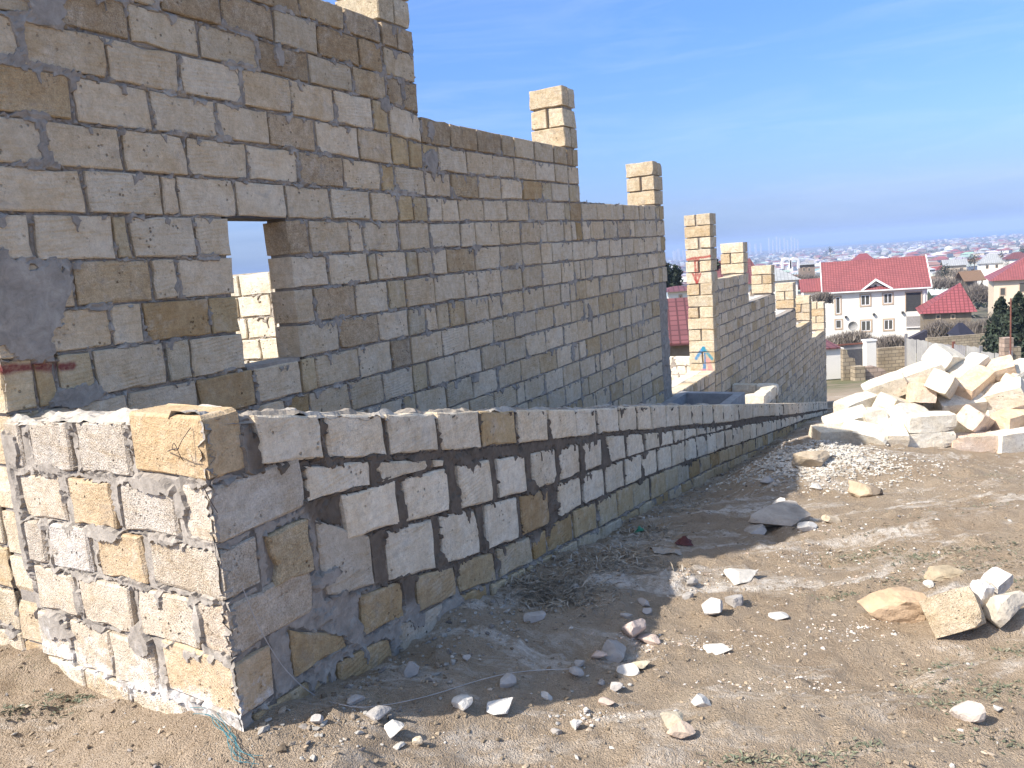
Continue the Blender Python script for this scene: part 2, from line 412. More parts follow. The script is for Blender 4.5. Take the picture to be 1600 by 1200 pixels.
def stone_geo(fr, quad, t, rg, off=0.0, k=1, chip=.012, bev=.007, back=False):
    """fr = (O, U, Z, N) ; quad bl, br, tr, tl in (u, z); thickness t along -N"""
    O, U, Z, N = fr
    q = [V(p, dtype=float) for p in quad]; c = sum(q) / 4
    pts = []
    for i in range(4):
        a, b2 = q[i], q[(i + 1) % 4]; e = b2 - a; l = np.linalg.norm(e)
        if l < 1e-6: continue
        nrm = V([-e[1], e[0]]) / l
        ca = rg.uniform(.15, 1) ** 2 * chip * (2.6 if rg.random() < .16 else 1)
        pts.append(a + (c - a) / np.linalg.norm(c - a) * ca)
        m = (2 if l > .22 else 1) + k if k else (1 if l > .22 else 0)
        for j in range(1, m + 1):
            f_ = (j + rg.uniform(-.3, .3)) / (m + 1)
            pts.append(a + e * f_ + nrm * rg.uniform(-.002, chip * (.55 if rg.random() < .85 else 1.3)))
    pts = V(pts); n = len(pts)
    d = c - pts; ln = np.linalg.norm(d, axis=1)[:, None]
    bv = V([[rg.uniform(.6, 1.5) * bev] for _ in range(n)])
    inner = pts + d / np.maximum(ln, 1e-6) * np.minimum(bv * 1.3, ln * .4)
    wz = V([rg.uniform(-.0015, .0015) for _ in range(n)]) + off
    tilt = rg.uniform(-.01, .01), rg.uniform(-.012, .012)
    wz = wz + (inner - c) @ V(tilt)
    rings = [(inner, wz), (pts, wz - bv[:, 0])]
    if back:
        rings += [(pts, np.full(n, -t + bev)), (inner, np.full(n, -t))]
    else:
        rings += [(pts, np.full(n, -t))]
    vs = []
    for p2, wv in rings:
        vs.append(O + np.outer(p2[:, 0], U) + np.outer(p2[:, 1], Z) + np.outer(wv, N))
    f = [list(range(n))]
    for r in range(len(rings) - 1):
        for i in range(n):
            j = (i + 1) % n
            f.append([r * n + i, (r + 1) * n + i, (r + 1) * n + j, r * n + j])
    f.append([(len(rings) - 1) * n + i for i in reversed(range(n))])
    return np.vstack(vs), f

PAL_BIG = [((.65, .565, .465), .15, 6), ((.68, .60, .505), .1, 5), ((.62, .53, .425), .35, 3), ((.55, .45, .33), .5, 1.0), ((.49, .37, .235), .3, .7), ((.71, .63, .54), .2, 2.5), ((.56, .47, .375), .9, 1.2)]
PAL_TOPCOARSE = [((.50, .415, .32), .9, 4), ((.54, .455, .35), .7, 3), ((.46, .37, .27), .9, 2), ((.58, .51, .42), .3, 2)]
PAL_PALE = [((.83, .76, .68), .35, 5), ((.85, .78, .70), .25, 3), ((.80, .72, .625), .4, 2), ((.56, .44, .29), .3, .3)]
PAL_OCHRE = [((.53, .43, .29), .25, 4), ((.57, .49, .37), .2, 3), ((.46, .345, .20), .3, 2), ((.60, .54, .45), .4, 1)]
PAL_RET = [((.62, .57, .50), .9, 3), ((.58, .51, .42), .6, 2), ((.57, .47, .34), .35, 2), ((.66, .62, .57), .7, 2)]
PAL_PIER = [((.64, .57, .47), .95, 4), ((.68, .62, .52), .9, 3), ((.60, .50, .37), .95, 1.3), ((.70, .65, .57), .8, 2)]
PAL_FAR = [((.65, .57, .475), .2, 4), ((.61, .53, .43), .3, 3), ((.55, .45, .32), .3, .8), ((.70, .62, .53), .2, 2)]
PAL_WHITE = [((.81, .79, .76), .25, 4), ((.82, .81, .79), .3, 4), ((.78, .73, .66), .3, .6), ((.81, .78, .73), .4, 2)]
def pick(pal, rg):
    t = rg.uniform(0, sum(p[2] for p in pal))
    for c, a, wgt in pal:
        t -= wgt
        if t <= 0: break
    k = rg.uniform(.92, 1.07); h = rg.uniform(-.012, .012)
    return ((c[0] * 1.045 + h) * k, c[1] * 1.012 * k, (c[2] * .90 - h) * k, min(1, max(0, a + rg.uniform(-.12, .12))))

GREY = V([.340, .305, .262]); DARK = V([.165, .132, .100]); PALEM = V([.46, .42, .36])
def mortar_sheet(name, fr, quads, u0, u1, z0, z1, res, inside, parent, mat, dark=None, patches=(), seed=1, smear=1.0, rec=.013, offs=None):
    """displaced skin of mortar: sunk in the joints, smeared over stone edges here and there"""
    O, U, Z, N = fr
    nu = max(2, int((u1 - u0) / res) + 1); nz = max(2, int((z1 - z0) / res) + 1)
    uu, zz = np.meshgrid(np.linspace(u0, u1, nu), np.linspace(z0, z1, nz))
    uu = uu + (hash2(np.round(uu * 1000), np.round(zz * 1000), 5) - .5) * res * .7
    zz = zz + (hash2(np.round(uu * 1000), np.round(zz * 1000), 6) - .5) * res * .7
    din = np.full(uu.shape, -1.0); dtop = np.full(uu.shape, 9.0)
    for q in quads:
        bl, br, tr, tl = [V(p) for p in q]
        umin = min(bl[0], tl[0]); umax = max(br[0], tr[0]); zmin = min(bl[1], br[1]); zmax = max(tl[1], tr[1])
        i0 = int(max(0, (zmin - z0) / (z1 - z0) * (nz - 1) - 2)); i1 = int(min(nz, (zmax - z0) / (z1 - z0) * (nz - 1) + 3))
        j0 = int(max(0, (umin - u0) / (u1 - u0) * (nu - 1) - 2)); j1 = int(min(nu, (umax - u0) / (u1 - u0) * (nu - 1) + 3))
        if i1 <= i0 or j1 <= j0: continue
        a = uu[i0:i1, j0:j1]; b_ = zz[i0:i1, j0:j1]
        fz = np.clip((b_ - bl[1]) / max(1e-6, tl[1] - bl[1]), 0, 1); fu = np.clip((a - bl[0]) / max(1e-6, br[0] - bl[0]), 0, 1)
        dl = a - (bl[0] + (tl[0] - bl[0]) * fz); dr = (br[0] + (tr[0] - br[0]) * fz) - a
        db = b_ - (bl[1] + (br[1] - bl[1]) * fu); dt = (tl[1] + (tr[1] - tl[1]) * fu) - b_
        d = np.minimum(np.minimum(dl, dr), np.minimum(db, dt))
        s_ = din[i0:i1, j0:j1]; m = d > s_; s_[m] = d[m]
        t_ = dtop[i0:i1, j0:j1]; t_[d > 0] = dt[d > 0]
    n1 = fbm(uu * 7, zz * 7, seed, 4); n2 = fbm(uu * 26, zz * 26, seed + 3, 3); n3 = fbm(uu * 15, zz * 3.2, seed + 9, 3)
    allow = smear * (np.clip(n1 - .54, 0, 1) * .26 + np.clip(n2 - .5, 0, 1) * .03)
    drip = np.where(n3 > .60, (n3 - .60) * .9, 0) * smear
    stone = din > 0
    cover = (~stone) | (din < allow) | (dtop < drip)
    force = np.zeros(uu.shape, bool)
    for (pu, pz, ru, rz) in patches:
        rr = ((uu - pu) / ru) ** 2 + ((zz - pz) / rz) ** 2 + (n1 - .5) * 2.4 + (n2 - .5) * .8
        force |= rr < 1.0
    h = np.where(stone, np.where(cover | force, .0045 + .006 * (n2 - .3), -.035), -rec + (n2 - .5) * .014 + np.where(n1 > .58, .012, 0))
    h = np.where(force, .009 + .006 * (n2 - .5) + .004 * n1, h)
    P = O + uu[..., None] * U + zz[..., None] * Z + h[..., None] * N
    ok = inside(uu, zz)
    idx = np.arange(nu * nz).reshape(nz, nu)
    hid = h < -.03
    f = []
    a, b_, c, d = idx[:-1, :-1], idx[:-1, 1:], idx[1:, 1:], idx[1:, :-1]
    keep = ok[:-1, :-1] & ok[:-1, 1:] & ok[1:, 1:] & ok[1:, :-1] & ~(hid[:-1, :-1] & hid[:-1, 1:] & hid[1:, 1:] & hid[1:, :-1])
    f = np.stack([a[keep], b_[keep], c[keep], d[keep]], 1)
    used = np.unique(f); remap = np.full(nu * nz, -1); remap[used] = np.arange(len(used))
    k = dark(uu, zz, n1) if dark is not None else np.zeros(uu.shape)
    pal = sstep(.55, .75, fbm(uu * 2.1, zz * 2.1, seed + 21, 3))[..., None] * .45
    colr = (GREY * (1 - pal) + PALEM * pal) * (1 - k[..., None]) + DARK * k[..., None]
    colr = colr.reshape(-1, 3)[used]
    o = mesh_obj(name, P.reshape(-1, 3)[used], remap[f].tolist(), mat, parent, np.hstack([colr, np.ones((len(used), 1))]))
    o['kind'] = 'stuff'
    return o

def slab(bag, fr, u0, u1, z0, z1, w0, w1, t=None):
    O, U, Z, N = fr
    c = [(u, z, ww) for ww in (w1, w0) for (u, z) in ((u0, z0), (u1, z0), (u1, z1), (u0, z1))]
    v = V([O + U * a + Z * b_ + N * d for a, b_, d in c])
    bag.add(v, [[0, 1, 2, 3], [7, 6, 5, 4], [4, 5, 1, 0], [5, 6, 2, 1], [6, 7, 3, 2], [7, 4, 0, 3]], t)
GREY4 = (*GREY, 1)

def place_stones(stones, root, rg, fr, limit=300):
    """stones: dicts quad,t,tint,mat,k ; the largest in the picture become objects, the rest one stuff part"""
    O, U, Z, N = fr[:4]
    for s in stones:
        F_ = s.get('fr', fr)
        p = [px_of(F_[0] + F_[1] * a + F_[2] * b_ + F_[3] * s.get('off', 0)) for a, b_ in s['quad']]
        s['vis'] = all(-60 < q[0] < 1660 and -60 < q[1] < 1260 for q in p) or s.get('keep', False)
        x = V(p); s['px'] = abs(sum(x[i][0] * x[(i + 1) % 4][1] - x[(i + 1) % 4][0] * x[i][1] for i in range(4))) / 2 if s['vis'] else 0
    stones.sort(key=lambda s: -s['px'])
    rest = {}
    for i, s in enumerate(stones):
        F_ = s.get('fr', fr)
        big = i < limit
        v, f = stone_geo(F_, s['quad'], s['t'], rg, s.get('off', 0), 1 if s['px'] > 900 else 0, s.get('chip', .010), s.get('bev', .0055), s.get('back', False))
        if big:
            mesh_obj('stone_block', v, f, s.get('mat', M['stone']), root, s['tint'])
        else:
            bag = rest.setdefault(s.get('mat', M['stone']).name, (Bag(), s.get('mat', M['stone'])))[0]
            bag.add(v, f, s['tint'])
    for nm, (bag, mt) in rest.items():
        o = bag.make('stone_course', mt, root)
        if o: o['kind'] = 'stuff'

def row_quads(ulist, zt, zb, bed=.006, head=.008, rg=rnd):
    """ulist of (u0,u1); zt, zb functions of u"""
    out = []
    for a, b_ in ulist:
        a2 = a + head * rg.uniform(.4, 1.3); b2 = b_ - head * rg.uniform(.4, 1.3)
        if b2 - a2 < .03: continue
        bd = bed * rg.uniform(.6, 1.5); sk = rg.uniform(-.006, .006)
        q = [(a2 - sk, zb(a2) + bd), (b2 - sk * .5, zb(b2) + bd + rg.uniform(-.002, .002)), (b2 + sk, zt(b2) - bd * .7), (a2 + sk * .6, zt(a2) - bd * .7)]
        if q[3][1] - q[0][1] < .03 and q[2][1] - q[1][1] < .03: continue
        out.append(q)
    return out
def bond(u0, u1, L, rg, shift=0.0, vary=.05):
    """running bond joints between u0 and u1"""
    js = [u0]; u = u0 + (L * (.5 if shift else 1.0)) * rg.uniform(.85, 1.1)
    while u < u1 - .12:
        js.append(u)
        r = rg.random()
        u += L * (1 + rg.uniform(-vary, vary)) if r > .12 else L * rg.uniform(.25, .62)
    js.append(u1)
    return list(zip(js[:-1], js[1:]))
#@@SECTION_GROUND
# ------------------------------------------------------------------ ground, sea, haze
def axis(segs):
    out = [segs[0][0]]
    for a, b_, st0, st1 in segs:
        x = a
        L = b_ - a
        while x < b_ - 1e-6:
            f = (x - a) / L
            x = min(b_, x + st0 * (st1 / st0) ** f); out.append(x)
    return V(out)
gxs = axis([(-9000, -600, 700, 120), (-600, -60, 60, 12), (-60, -6, 8, .6), (-6, -2.6, .3, .05), (-2.6, 4.6, .03, .03), (4.6, 9, .05, .3), (9, 80, .4, 8), (80, 900, 8, 60), (900, 9000, 70, 700)])
gys = axis([(-60, -6, 8, 1), (-6, 1.2, .8, .08), (1.2, 5.5, .028, .028), (5.5, 10, .03, .06), (10, 40, .08, .9), (40, 200, 1, 6), (200, 1500, 7, 60), (1500, 9500, 65, 400)])
GX, GY = np.meshgrid(gxs, gys)
GZ = gz(GX, GY)
nxg, nyg = len(gxs), len(gys)
gi = np.arange(nxg * nyg).reshape(nyg, nxg)
gf = np.stack([gi[:-1, :-1].ravel(), gi[:-1, 1:].ravel(), gi[1:, 1:].ravel(), gi[1:, :-1].ravel()], 1)
gme = bpy.data.meshes.new('ground')
gme.vertices.add(nxg * nyg); gme.vertices.foreach_set('co', np.stack([GX, GY, GZ], -1).astype(np.float32).ravel())
gme.loops.add(gf.size); gme.loops.foreach_set('vertex_index', gf.astype(np.int32).ravel())
gme.polygons.add(len(gf)); gme.polygons.foreach_set('loop_start', np.arange(0, gf.size, 4, dtype=np.int32))
gme.update(calc_edges=True); gme.validate()
gme.polygons.foreach_set('use_smooth', [True] * len(gf))
gme.materials.append(M['dirt'])
ground = bpy.data.objects.new('ground', gme); COL.objects.link(ground)
tag(ground, 'dry brown dirt slope falling away to the plain, strewn with white stone chips', 'ground', kind='structure')

b = NB('sea_water'); P = b.pos()
b.b.inputs['Specular IOR Level'].default_value = .5
mt = b.done((.02, .085, .19), .35, b.bump(b.noise(P, .05, 4, .6), .4, 3.0))
M['sea'] = mt
sea = mesh_obj('sea', [(-9400, 3000, -60), (9400, 3000, -60), (9400, 9800, -60), (-9400, 9800, -60)], [(0, 1, 2, 3)], mt)
tag(sea, 'strip of blue sea along the horizon beyond the town', 'sea', kind='structure')

hb = bpy.data.materials.new('haze'); hb.use_nodes = True
ht = hb.node_tree; ht.nodes.clear(); ho = ht.nodes.new('ShaderNodeOutputMaterial')
pv = ht.nodes.new('ShaderNodeVolumePrincipled'); pv.inputs['Color'].default_value = (.46, .62, .95, 1); pv.inputs['Density'].default_value = .00025
pv.inputs['Anisotropy'].default_value = -0.15
ht.links.new(pv.outputs[0], ho.inputs['Volume'])
bag = Bag(); slab(bag, (V([0, 0, 0.]), V([1., 0, 0]), UP, V([0, -1., 0])), -9900, 9900, -76, 48, -9950, 120)
haze = bag.make('haze', hb); tag(haze, 'pale bluish haze in the air over the plain', 'haze', kind='stuff')
def cross_wall(name, label, s_at, l0, l1, zt, zb, rg, pal, sheet=.03, slope=0.0):
    fr = (WD * s_at + WN * DW, WN, UP, -WD)
    root = thing(name, label, 'wall', WD * s_at + WN * (DW + (l0 + l1) / 2) + UP * zb)
    st = []; qs = []
    n = int((zt - zb) / .2)
    for i in range(n):
        t_ = zt - i * .2
        for q in row_quads(bond(l0, l1, .40, rg, i % 2, .08), lambda u: t_ + slope * (u - l1), lambda u: t_ - .2 + slope * (u - l1), .007, .011, rg):
            st.append(dict(quad=q, t=.19, tint=pick(pal, rg), off=rg.uniform(-.006, .006), fr=fr)); qs.append(q)
    place_stones(st, root, rg, fr)
    core = Bag(); slab(core, fr, l0 + .02, l1 - .02, zb, zt - .035, -.17, -.022, (*PALEM, 1)); o = core.make('mortar_core', M['mortar'], root); o['kind'] = 'stuff'
    mortar_sheet('mortar', fr, qs, l0, l1, zb, zt, sheet, lambda u, z: z < zt - .012 + slope * (u - l1), root, M['mortar'], None, [], int(s_at * 10), .6)
#@@SECTION_TALL
# ------------------------------------------------------------------ tall wall, first part
rg = random.Random(11)
FW = (WN * DW, WD, UP, WN)
LV = {  # bed lines: name -> (s, z) points
 'z2': [(1.8, 1.700), (4.7, 1.687)], 'z1': [(1.8, 1.552), (3.5, 1.542), (4.7, 1.526)], 'z0': [(1.8, 1.352), (3.2, 1.350), (4.7, 1.328)],
 'a': [(1.8, 1.168), (3.4, 1.165), (4.7, 1.148), (5.1, 1.10), (7.9, 1.10)], 'b': [(1.8, .968), (3.4, .957), (4.7, .940), (5.1, .905), (7.9, .92)],
 'c': [(1.8, .760), (3.5, .760), (4.7, .730), (5.1, .715), (7.9, .74)], 'd': [(1.8, .556), (3.2, .557), (4.7, .538), (5.1, .525), (7.9, .56), (10.6, .60)],
 'e': [(1.8, .361), (3.0, .357), (4.7, .337), (10.6, .405)], 'f': [(1.8, .160), (3.7, .138), (4.7, .137), (10.6, .195)], 'g': [(1.8, -.046), (3.4, -.064), (4.7, -.055), (10.6, -.01)],
 'h': [(1.8, -.238), (3.4, -.268), (4.7, -.270), (10.6, -.21)], 'i': [(1.8, -.464), (3.5, -.473), (4.7, -.470), (10.6, -.415)], 'j': [(1.8, -.69), (4.7, -.678), (10.6, -.63)],
 'k': [(1.8, -.885), (4.7, -.88), (10.6, -.845)], 'l': [(1.8, -1.09), (10.6, -1.05)], 'm': [(1.8, -1.29), (10.6, -1.25)], 'n': [(1.8, -1.49), (10.6, -1.45)],
 'o': [(1.8, -1.69), (10.6, -1.65)], 'p': [(1.8, -1.89), (10.6, -1.85)], 'q': [(1.8, -2.09), (10.6, -2.05)], 'r': [(1.8, -2.29), (10.6, -2.25)], 's': [(1.8, -2.49), (10.6, -2.45)], 't': [(1.8, -2.69), (10.6, -2.65)], 'u': [(1.8, -2.89), (10.6, -2.85)]}
names = list(LV)
S0, S1 = 1.83, 10.62
JT = {'z2': [2.30, 2.7, 3.1, 3.49, 3.88, 4.28, 4.65], 'z1': [2.06, 2.46, 2.86, 3.26, 3.64, 4.0, 4.40, 4.65], 'z0': [2.29, 2.68, 3.09, 3.49, 3.9, 4.31, 4.65],
      'a': [2.14, 2.54, 2.94, 3.34, 3.72, 4.1, 4.48, 4.65], 'b': [2.34, 2.74, 3.14, 3.51, 3.9, 4.3, 4.65], 'c': [2.18, 2.55, 2.91, 3.32, 3.72, 4.12, 4.51, 4.67],
      'd': [2.33, 2.73, 2.83, 3.20, 3.58, 3.97, 4.36, 4.67], 'e': [2.06, 2.44, 2.52, 2.9, 3.13, None, 3.55, 3.74, 4.11, 4.26, 4.64], 'f': [2.21, 2.61, 2.76, 3.13, None, 3.55, 3.88, 4.27, 4.36, 4.70],
      'g': [1.97, 2.36, 2.53, 2.93, 3.13, None, 3.55, 3.72, 4.11, 4.46], 'h': [1.97, 2.07, 2.24, 2.62, 2.77, 3.13, None, 3.55, 3.91, 4.31], 'i': [1.97, 2.38, 2.78, 3.17, 3.54, 3.67, 4.08, 4.43],
      'j': [2.2, 2.6, 3.0, 3.38, 3.58, 3.96, 4.31], 'k': [2.1, 2.5, 2.9, 3.3, 3.7, 4.1, 4.5]}
WIDE = {('z0', 1): .03, ('z0', 2): .03, ('b', 2): .02, ('g', 6): .04, ('f', 0): .03}
NB_WALL = thing('tall_stone_wall', 'tall shaded wall of tan limestone blocks with a small window hole and stepped top', 'wall', Wp(6.2, -2.2))
stones = []; sheetq = []
def top_at(s): return 1.70 if s < 5.03 else (1.10 if s < 7.86 else .60)
for i in range(len(names) - 1):
    a, b_ = names[i], names[i + 1]
    zt = lambda u, a=a: float(lin(u, LV[a])); zb = lambda u, b_=b_: float(lin(u, LV[b_]))
    segs = []
    smax = 5.03 if i < 3 else (7.86 if i < 6 else S1)
    smin = S0
    if a in JT:
        js = JT[a]; prev = smin
        for j in js:
            if j is None: prev = None; continue
            if prev is not None: segs.append((prev, j))
            prev = j
        last = prev
    else:
        last = smin
    # the built-in pier columns interrupt the bond
    cuts = [(4.66, 5.03), (7.58, 7.86), (10.26, S1)]
    cur = last
    for ci, (c0, c1) in enumerate(cuts):
        if cur >= smax - .05: break
        if cur < c0 - .06:
            segs += bond(cur, c0, .40, rg, (i + ci) % 2)
        if i < 11:
            if (i + ci) % 2: segs.append((max(cur, c0), c1))
            else:
                mid = (c0 + c1) / 2 + rg.uniform(-.03, .03); segs += [(max(cur, c0), mid), (mid, c1)]
            cur = c1
        else:
            cur = max(cur, c0)
    pal = PAL_TOPCOARSE if i < 3 else PAL_BIG
    for q in row_quads(segs, zt, zb, .0075, .009, rg):
        sc0 = (q[0][0] + q[1][0]) / 2
        hd = (q[1][0] - q[0][0])
        tint = pick(PAL_OCHRE if hd < .2 and rg.random() < .6 else (PAL_TOPCOARSE if (4 > i >= 3 and sc0 > 5) else pal), rg)
        if sc0 > 5 and i >= 9: tint = pick(PAL_FAR, rg)
        st = dict(quad=q, t=.19, tint=tint, off=rg.uniform(-.006, .004), chip=.010)
        if a in ('g', 'h') and sc0 < 2.3: st['mat'] = M['stone_red']
        if sc0 > 10.1 and a in ('o', 'p', 'q'): st['mat'] = M['stone_smear']
        stones.append(st); sheetq.append(q)
def pier(stones, fr, s0, s1, w0, w1, zb, zt, n, rg, pal, mat=None, skew=0.0):
    """free-standing pier of alternating courses, w measured along N"""
    O, U, Z, N = fr
    for k in range(n):
        z0 = zb + (zt - zb) * k / n + .005; z1 = zb + (zt - zb) * (k + 1) / n - .005
        t = w1 - w0
        if k % 2 == 0:
            parts = [(s0, (s0 + s1) / 2 - .006, w0, w1), ((s0 + s1) / 2 + .006, s1, w0, w1)]
        else:
            m = (w0 + w1) / 2 + rg.uniform(-.03, .03)
            parts = [(s0, s1, w0, m - .012), (s0, s1, m + .012, w1)]
        for a, b_, c, d in parts:
            jx = rg.uniform(-.007, .007)
            # face towards the camera side (-U) is the worked face
            fr2 = (O + U * (a + jx), N, Z, -U)
            q = [(c, z0), (d, z0), (d, z1), (c, z1)]
            stones.append(dict(fr=fr2, quad=q, t=b_ - a, tint=pick(pal, rg), off=0.0, back=True, keep=False, mat=mat or M['stone'], chip=.010))
pier(stones, FW, 1.83, 2.19, -.37, .0, 1.705, 2.36, 3, rg, PAL_PIER)
pier(stones, FW, 4.66, 5.02, -.375, .002, 1.695, 2.27, 3, rg, PAL_PIER)
pier(stones, FW, 7.56, 7.86, -.375, .002, 1.105, 1.70, 3, rg, PAL_PIER)
pier(stones, FW, 10.24, 10.6, -.375, .002, .605, 1.16, 3, rg, PAL_PIER)
place_stones(stones, NB_WALL, rg, FW)
core = Bag()
for (u0, u1, z0, z1) in ((1.85, 3.10, -2.9, 1.66), (3.10, 3.575, .375, 1.66), (3.10, 3.575, -2.9, -.50), (3.575, 5.0, -2.9, 1.66), (5.0, 7.83, -2.9, 1.07), (7.83, 10.6, -2.9, .57)):
    slab(core, FW, u0, u1, z0, z1, -.172, -.022, GREY4)
for (u0, u1, z0, z1) in ((1.86, 2.16, 1.6, 2.33), (4.69, 4.99, 1.68, 2.27), (7.59, 7.83, 1.08, 1.67), (10.27, 10.57, .58, 1.13)):
    slab(core, FW, u0, u1, z0, z1, -.345, -.028, GREY4)
co = core.make('mortar_core', M['mortar'], NB_WALL); co['kind'] = 'stuff'
def in_wall(u, z):
    t = np.where(u < 5.03, 1.685, np.where(u < 7.86, 1.085, .585))
    ok = z < t + (fbm(u * 9, u * 0, 4, 2) - .5) * .03
    return ok & ~((u > 3.09) & (u < 3.58) & (z > -.49) & (z < .372))
PATCH = [(1.90, .0, .25, .19), (2.13, .09, .07, .10), (2.27, 1.22, .10, .10), (2.36, 1.33, .07, .05), (4.62, 1.13, .06, .05), (5.12, .78, .10, .10), (1.98, -.16, .10, .10), (2.16, -.44, .14, .05), (5.15, 1.02, .06, .1), (7.9, -.6, .08, .1), (10.45, -1.3, .12, .2), (3.66, 1.28, .04, .07), (7.4, -.95, .05, .1)]
mortar_sheet('mortar', FW, sheetq, 1.84, 5.6, -1.0, 1.70, .0145, in_wall, NB_WALL, M['mortar_red'], None, PATCH, 5, .34)
mortar_sheet('mortar', FW, sheetq, 5.6, 10.6, -2.3, 1.1, .024, in_wall, NB_WALL, M['mortar'], None, PATCH, 8, .34)
# rough sill bed and lintel bed inside the window hole
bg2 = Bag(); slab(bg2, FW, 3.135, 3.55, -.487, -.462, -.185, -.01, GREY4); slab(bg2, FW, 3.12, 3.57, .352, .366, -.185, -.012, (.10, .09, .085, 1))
o = bg2.make('window_bed', M['mortar'], NB_WALL); o['kind'] = 'stuff'

cross_wall('end_stone_wall', 'sunlit stone wall at the far left, running back from the near end of the tall wall', 1.835, -3.6, -.195, 2.34, -1.9, random.Random(60), PAL_RET, .02)
# ------------------------------------------------------------------ tall wall, second part beyond the gateway
rg = random.Random(23)
SW = thing('stepped_stone_wall', 'long shaded limestone wall descending in steps, each topped by a sunlit pier', 'wall', Wp(19, -4.4))
TOPS = [(12.9, 15.52, -.53), (15.52, 18.06, -1.07), (18.06, 20.65, -1.62), (20.65, 23.08, -2.16), (23.08, 25.75, -2.70)]
stones = []; sheetq = []
zrow = [-.53 - .1925 * k for k in range(25)]
for i in range(24):
    for (a, b_, tp) in TOPS:
        t_ = zrow[i]
        if t_ > tp + .10: continue
        zt_ = min(t_, tp) if abs(t_ - tp) < .1 else t_
        zb_ = zrow[i + 1]
        if zb_ < lin((a + b_) / 2, [(12.9, -2.6), (25.7, -5.1)]) - .4: continue
        a1 = a if a > 13 else 12.9
        c1 = b_ - .36
        lst = bond(a1 if a > 13 else 13.27, c1, .40, rg, i % 2) + ([(c1, b_)] if i % 2 else [(c1, c1 + .18), (c1 + .18, b_)])
        if a < 13: lst = ([(12.9, 13.27)] if i % 2 else [(12.9, 13.08), (13.08, 13.27)]) + lst
        for q in row_quads(lst, lambda u: zt_, lambda u: zb_, .007, .009, rg):
            stones.append(dict(quad=q, t=.19, tint=pick(PAL_FAR, rg), off=rg.uniform(-.006, .004), chip=.012)); sheetq.append(q)
pier(stones, FW, 12.9, 13.27, -.42, .004, -2.06, .54, 14, rg, PAL_PIER, M['stone_p4'])
for (s1_, zb_, zt_, n) in ((15.52, -.525, .05, 3), (18.06, -1.065, -.47, 3), (20.65, -1.615, -.99, 3), (23.08, -2.155, -1.48, 3), (25.75, -2.695, -1.86, 4)):
    pier(stones, FW, s1_ - .37, s1_, -.42, .004, zb_, zt_, n, rg, PAL_PIER)
place_stones(stones, SW, rg, FW)
core = Bag()
for a, b_, tp in TOPS: slab(core, FW, a + .02, b_ - .02, -5.6, tp - .03, -.172, -.022, GREY4)
slab(core, FW, 12.93, 13.24, -2.0, .51, -.39, -.028, GREY4)
for (s1_, zb_, zt_) in ((15.52, -.6, .02), (18.06, -1.1, -.5), (20.65, -1.65, -1.02), (23.08, -2.2, -1.51), (25.75, -2.75, -1.89)):
    slab(core, FW, s1_ - .34, s1_ - .03, zb_, zt_, -.39, -.028, GREY4)
co = core.make('mortar_core', M['mortar'], SW); co['kind'] = 'stuff'
def in_sw(u, z): return z < lin(u, [(12.9, -.55), (15.52, -.55), (15.521, -1.09), (18.06, -1.09), (18.061, -1.64), (20.65, -1.64), (20.651, -2.18), (23.08, -2.18), (23.081, -2.72), (26, -2.72)])
mortar_sheet('mortar', FW, sheetq, 12.92, 25.73, -5.3, -.5, .04, in_sw, SW, M['mortar'], None, [], 15, .5)

# threshold of the gateway and the low platform before it
rg = random.Random(29)
TH = thing('gateway_threshold', 'low stone footing across the gateway with a sunlit mortar top', 'wall', Wp(11.75, -2.6))
stones = []
for k in range(4):
    zt_ = -1.985 - .2 * k
    lst = bond(10.63, 12.89, .40 if k else .2, rg, k % 2)
    for q in row_quads(lst, lambda u: zt_, lambda u: zt_ - .2, .006, .008, rg):
        stones.append(dict(quad=q, t=.19, tint=pick(PAL_FAR, rg), off=rg.uniform(-.006, .006)))
    if k == 0:
        for q in row_quads(bond(10.64, 12.89, .4, rg), lambda u: zt_, lambda u: zt_ - .2, .006, .008, rg):
            stones.append(dict(quad=q, t=.19, tint=pick(PAL_WHITE, rg), off=0.0, fr=(FW[0] - WN * .2, WD, UP, WN)))
place_stones(stones, TH, rg, FW)
core = Bag(); slab(core, FW, 10.64, 12.88, -2.8, -2.0, -.37, -.02, GREY4); o = core.make('mortar_core', M['mortar'], TH); o['kind'] = 'stuff'
#@@SECTION_LOW
# ------------------------------------------------------------------ low garden wall with its short return
rg = random.Random(41)
FL = (LC, LD, UP, -RD)          # extruded along the return's direction so corner stones are whole
FL = (LC, LD, UP, LN)
FR = (LC, RD, UP, RN)
LW = thing('low_stone_wall', 'low stepped limestone wall with dark wet mortar joints, sunlit short end facing the viewer', 'wall', LC + UP * -1.5)
T = [(0, -.395), (.24, -.44), (.55, -.50), (.96, -.585), (1.75, -.73), (2.15, -.805), (3.07, -.985), (4.23, -1.19), (8.1, -1.925), (13, -2.85), (17.6, -3.70)]
B1 = [(0, -.60), (.2, -.62), (.53, -.68), (.93, -.77), (1.33, -.85), (1.7, -.925), (2.55, -1.085), (3.3, -1.22), (3.75, -1.30), (4.5, -1.45), (5.75, -1.685), (6.6, -1.86), (7.44, -2.02), (9.2, -2.32), (11.0, -2.68), (13.1, -3.07), (17.6, -3.88)]
Wl = [(0, -.63), (.40, -.81), (.82, -.86), (1.21, -.90), (1.38, -.93), (1.77, -.99), (2.23, -1.08), (2.63, -1.14), (3.4, -1.26), (3.55, -1.285), (20, -6)]
B2 = [(0, -.82), (.41, -.83), (.61, -1.03), (.97, -1.085), (1.38, -1.16), (1.8, -1.235), (2.19, -1.305), (2.59, -1.36), (3.1, -1.425), (3.95, -1.54), (4.6, -1.63), (5.06, -1.71), (5.77, -1.81), (6.6, -1.95), (8.35, -2.24), (11.07, -2.73), (13.1, -3.10), (17.6, -3.90)]
